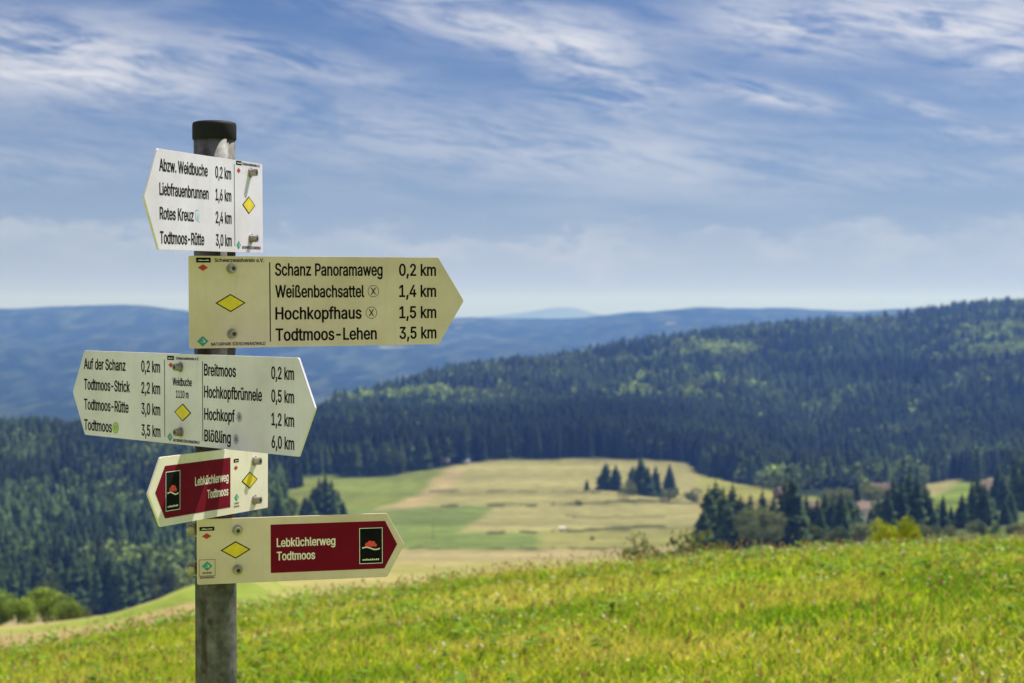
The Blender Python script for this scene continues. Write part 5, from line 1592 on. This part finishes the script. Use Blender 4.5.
house(1011, 1180, 8, 7, 6.5, 3.0, -25, M_WALL, M_ROOF_RED, 'narrow pale house right of the brown roofed house', -2)

# wooden line pole in the green strip
px, pd = xat(860, 433), 860
pz = float(terrain_z(np.array([px]), np.array([pd]))[0])
bm = bmesh.new()
bm_cyl(bm, (0, 0, -.5), (0, 0, 9.2), .16, .11, 10)
bm_cyl(bm, (-.45, 0, 8.7), (.45, 0, 8.7), .05, .05, 8)
po = obj_bm('utility_pole', bm, M_TIMBER)
po.location = (px, pd, pz)
tag(po, 'thin dark wooden pole standing in the green strip of the field', 'pole')

# white trailer in the hayfield
tx, td = xat(935, 562), 935
tz = float(terrain_z(np.array([tx]), np.array([td]))[0])
tr = empty('farm_trailer', (tx, td, tz), (0, 0, R(12)))
tag(tr, 'small white covered trailer left standing in the striped hayfield', 'trailer')
bm = bmesh.new()
tr.scale = (.8, .8, .8)
bm_box(bm, -2.2, 2.2, -1.1, 1.1, .7, 1.1)
bm_cyl(bm, (2.2, 0, .85), (3.4, 0, .6), .06, .05, 8)
obj_bm('chassis', bm, M_TIMBER, tr)
bm = bmesh.new()
pr = [(-1.1, 1.1), (-1.1, 2.2), (-.7, 2.75), (0, 2.95), (.7, 2.75), (1.1, 2.2), (1.1, 1.1)]
A = [bm.verts.new((-2.15, y, z)) for y, z in pr]
B = [bm.verts.new((2.15, y, z)) for y, z in pr]
for i in range(len(pr)):
    j = (i + 1) % len(pr)
    bm.faces.new((A[i], A[j], B[j], B[i]))
bm.faces.new(A[::-1])
bm.faces.new(B)
bmesh.ops.recalc_face_normals(bm, faces=bm.faces)
obj_bm('cover', bm, M_CANVAS, tr)
for sx in (-1, .2):
    for sy in (-1, 1):
        bm = bmesh.new()
        bm_cyl(bm, (sx, sy * 1.0, .42), (sx, sy * 1.25, .42), .42, .42, 18)
        obj_bm('wheel', bm, M_RUBBER, tr)

# ------------------------------------------------------------------ air
HAZE_D = 1.0e-4
bm = bmesh.new()
bm_box(bm, -31000, 31000, -400, 39000, -425, 190)
hz = obj_bm('haze', bm, None) if False else None
me = bpy.data.meshes.new('haze')
bm.to_mesh(me)
bm.free()
m, nt, out = new_mat('haze_air')
pv = nt.nodes.new('ShaderNodeVolumePrincipled')
pv.inputs['Color'].default_value = (.15, .33, .95, 1)
pv.inputs['Density'].default_value = HAZE_D
pv.inputs['Anisotropy'].default_value = .25
pv.inputs['Absorption Color'].default_value = (1, 1, 1, 1)
nt.links.new(pv.outputs[0], out.inputs['Volume'])
me.materials.append(m)
hz = link(bpy.data.objects.new('haze', me))
tag(hz, 'pale blue summer haze in the air over the valley', 'haze', kind='stuff')

# ------------------------------------------------------------------ sun and sky
SUN = Vector((.38, .33, .86)).normalized()
sun = bpy.data.lights.new('sun', 'SUN')
sun.energy = 5.0
sun.angle = R(.5)
sun.color = (1.0, .95, .86)
so = bpy.data.objects.new('sun', sun)
so.rotation_euler = SUN.to_track_quat('Z', 'Y').to_euler()
so.location = (20, 10, 60)
link(so)

SKY_K = .10
w = bpy.data.worlds.new('World')
scene.world = w
w.use_nodes = True
nt = w.node_tree
nt.nodes.clear()
out = nt.nodes.new('ShaderNodeOutputWorld')
bg = nt.nodes.new('ShaderNodeBackground')
bg.inputs[1].default_value = SKY_K
nt.links.new(bg.outputs[0], out.inputs[0])
sk = nt.nodes.new('ShaderNodeTexSky')
sk.sky_type = 'NISHITA'
sk.sun_disc = False
sk.sun_elevation = math.asin(SUN.z)
sk.sun_rotation = math.atan2(SUN.x, SUN.y)
sk.altitude = 1100
sk.air_density = 1.0
sk.dust_density = .6
sk.ozone_density = 1.6


def mth(op, a, b=None, c=None, clamp=False):
    n = nt.nodes.new('ShaderNodeMath')
    n.operation = op
    n.use_clamp = clamp
    for i, v in enumerate((a, b, c)):
        if v is None:
            continue
        if isinstance(v, (int, float)):
            n.inputs[i].default_value = v
        else:
            nt.links.new(v, n.inputs[i])
    return n.outputs[0]


def smooth(a, lo, hi):
    n = nt.nodes.new('ShaderNodeMapRange')
    n.interpolation_type = 'SMOOTHSTEP'
    n.inputs[1].default_value, n.inputs[2].default_value = lo, hi
    nt.links.new(a, n.inputs[0])
    return n.outputs[0]


tc = nt.nodes.new('ShaderNodeTexCoord')
sp = nt.nodes.new('ShaderNodeSeparateXYZ')
nt.links.new(tc.outputs['Generated'], sp.inputs[0])
az = mth('ARCTAN2', sp.outputs[0], sp.outputs[1])
el = mth('ARCSINE', sp.outputs[2])


def cnoise(sx, sy, tilt, off, detail=6, rough=.6, dist=0.0):
    """cloud noise over bearing and elevation, streaked along a tilted direction"""
    c, s = math.cos(R(tilt)), math.sin(R(tilt))
    u = mth('ADD', mth('MULTIPLY', az, c), mth('MULTIPLY', el, -s))
    v = mth('ADD', mth('MULTIPLY', az, s), mth('MULTIPLY', el, c))
    cb = nt.nodes.new('ShaderNodeCombineXYZ')
    nt.links.new(mth('MULTIPLY', u, sx), cb.inputs[0])
    nt.links.new(mth('MULTIPLY', v, sy), cb.inputs[1])
    cb.inputs[2].default_value = off
    n = nt.nodes.new('ShaderNodeTexNoise')
    n.inputs['Scale'].default_value = 1
    n.inputs['Detail'].default_value = detail
    n.inputs['Roughness'].default_value = rough
    n.inputs['Distortion'].default_value = dist
    nt.links.new(cb.outputs[0], n.inputs['Vector'])
    return n.outputs[0]


def blob(X, Y, rx, ry, tilt, amp):
    """one cirrus bank: soft ellipse at a bearing and elevation (sizes in 1/1800 rad)"""
    a0, e0 = math.atan((X - 512) / F), math.atan((HORIZON - Y) / F)
    c, s = math.cos(R(tilt)), math.sin(R(tilt))
    da, de = mth('SUBTRACT', az, a0), mth('SUBTRACT', el, e0)
    u = mth('MULTIPLY', mth('ADD', mth('MULTIPLY', da, c), mth('MULTIPLY', de, -s)), F / rx)
    v = mth('MULTIPLY', mth('ADD', mth('MULTIPLY', da, s), mth('MULTIPLY', de, c)), F / ry)
    q = mth('ADD', mth('MULTIPLY', u, u), mth('MULTIPLY', v, v))
    return mth('MULTIPLY', mth('EXPONENT', mth('MULTIPLY', q, -1.0)), amp)


banks = [(90, 62, 130, 34, 8, .75), (300, 62, 110, 16, 12, .5), (500, 28, 150, 26, 10, .8), (590, 70, 60, 40, 35, .45), (630, 98, 80, 18, 3, .5), (940, 30, 170, 32, 4, .95),
         (775, 98, 62, 11, 12, .8), (770, 35, 70, 25, 15, .5), (930, 118, 60, 9, 22, .4), (985, 142, 50, 9, 0, .5), (1010, 70, 40, 10, 0, .5), (60, 85, 90, 10, 4, .5),
         (420, 130, 260, 30, 3, .35), (600, 160, 260, 22, 0, .3), (60, 170, 120, 22, 0, .2), (850, 180, 200, 16, 0, .2), (-300, 60, 300, 60, 5, .6), (1400, 70, 300, 60, -4, .6)]
tot = None
for b in banks:
    q = blob(*b)
    tot = q if tot is None else mth('ADD', tot, q)
streak = cnoise(17, 85, 9, 1.3, 9, .66, .7)
fine = cnoise(55, 300, 12, 5.1, 7, .66, .5)
tex = mth('ADD', mth('MULTIPLY', streak, .74), mth('MULTIPLY', fine, .26))
cir = mth('MULTIPLY', tot, smooth(tex, .36, .60), clamp=True)
veil = mth('MULTIPLY', smooth(cnoise(7, 34, 4, 9.2, 7, .55, .3), .44, .72), .30)
veil = mth('MULTIPLY', veil, smooth(el, .03, .08))
# low cumulus bank in the mist above the mountains: lumpy upper edge
lump = cnoise(30, 60, 0, 3.3, 7, .62)
lump2 = cnoise(7, 5, 0, 6.3, 3, .5)
edge = mth('ADD', mth('MULTIPLY', lump, .060), mth('MULTIPLY', lump2, .034))
topv = mth('SUBTRACT', mth('SUBTRACT', edge, .0015), el)
puff = smooth(cnoise(22, 55, 3, 21.7, 7, .62), .36, .62)
cum = mth('MULTIPLY', smooth(topv, -.0005, .009), mth('ADD', mth('MULTIPLY', puff, mth('MULTIPLY', smooth(topv, .030, .0), .30)), .12))
cum = mth('MULTIPLY', cum, smooth(el, -.002, .008))
cover = mth('SUBTRACT', 1.0, mth('MULTIPLY', mth('MULTIPLY', mth('SUBTRACT', 1.0, cir), mth('SUBTRACT', 1.0, veil)), mth('SUBTRACT', 1.0, cum)), clamp=True)
CLOUD = (.56 / SKY_K, .565 / SKY_K, .60 / SKY_K)
FILL_CLOUD = (.44 / SKY_K, .44 / SKY_K, .48 / SKY_K)
SKY_TINT = (.155, .27, .46)
HORIZON_AIR = (.335 / SKY_K, .365 / SKY_K, .435 / SKY_K)
skyc = mixcol(nt, 1.0, sk.outputs[0], SKY_TINT, 'MULTIPLY')
# milky air towards the horizon
skyc = mixcol(nt, mth('MULTIPLY', mth('EXPONENT', mth('MULTIPLY', mth('ABSOLUTE', el), -13.0)), .95), skyc, HORIZON_AIR)
# unseen bright clouds added overhead and behind the viewer to light shaded signs
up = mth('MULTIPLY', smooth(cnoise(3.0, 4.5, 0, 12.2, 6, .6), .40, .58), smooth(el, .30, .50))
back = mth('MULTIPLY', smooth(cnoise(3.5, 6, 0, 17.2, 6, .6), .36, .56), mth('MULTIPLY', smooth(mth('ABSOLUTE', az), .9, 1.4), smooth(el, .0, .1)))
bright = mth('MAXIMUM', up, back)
fin = mixcol(nt, mth('MULTIPLY', cover, .92), skyc, CLOUD)
fin = mixcol(nt, mth('MULTIPLY', bright, .9), fin, FILL_CLOUD)
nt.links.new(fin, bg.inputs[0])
w.cycles.sampling_method = 'MANUAL'
w.cycles.sample_map_resolution = 512

# ------------------------------------------------------------------ camera and render settings
cam = bpy.data.cameras.new('camera')
cam.sensor_width = 36
cam.lens = F / 1024 * 36
cam.clip_start = .05
cam.clip_end = 120000
cam.dof.use_dof = True
cam.dof.focus_distance = 2.62
cam.dof.aperture_fstop = 10.0
cam.dof.aperture_blades = 0
co = bpy.data.objects.new('camera', cam)
co.location = (0, 0, EYE)
co.rotation_euler = (R(90) - PITCH, 0, 0)
link(co)
scene.camera = co
vs = scene.view_settings
scene.display_settings.display_device = 'sRGB'
vs.view_transform = 'Standard'
vs.look = 'None'
vs.gamma = 1
vs.use_curve_mapping = False
vs.exposure = 0.5
cy = scene.cycles
cy.use_denoising = True
cy.max_bounces = 6
cy.diffuse_bounces = 3
cy.transmission_bounces = 3
cy.volume_bounces = 0
cy.use_adaptive_sampling = True
cy.adaptive_threshold = .01
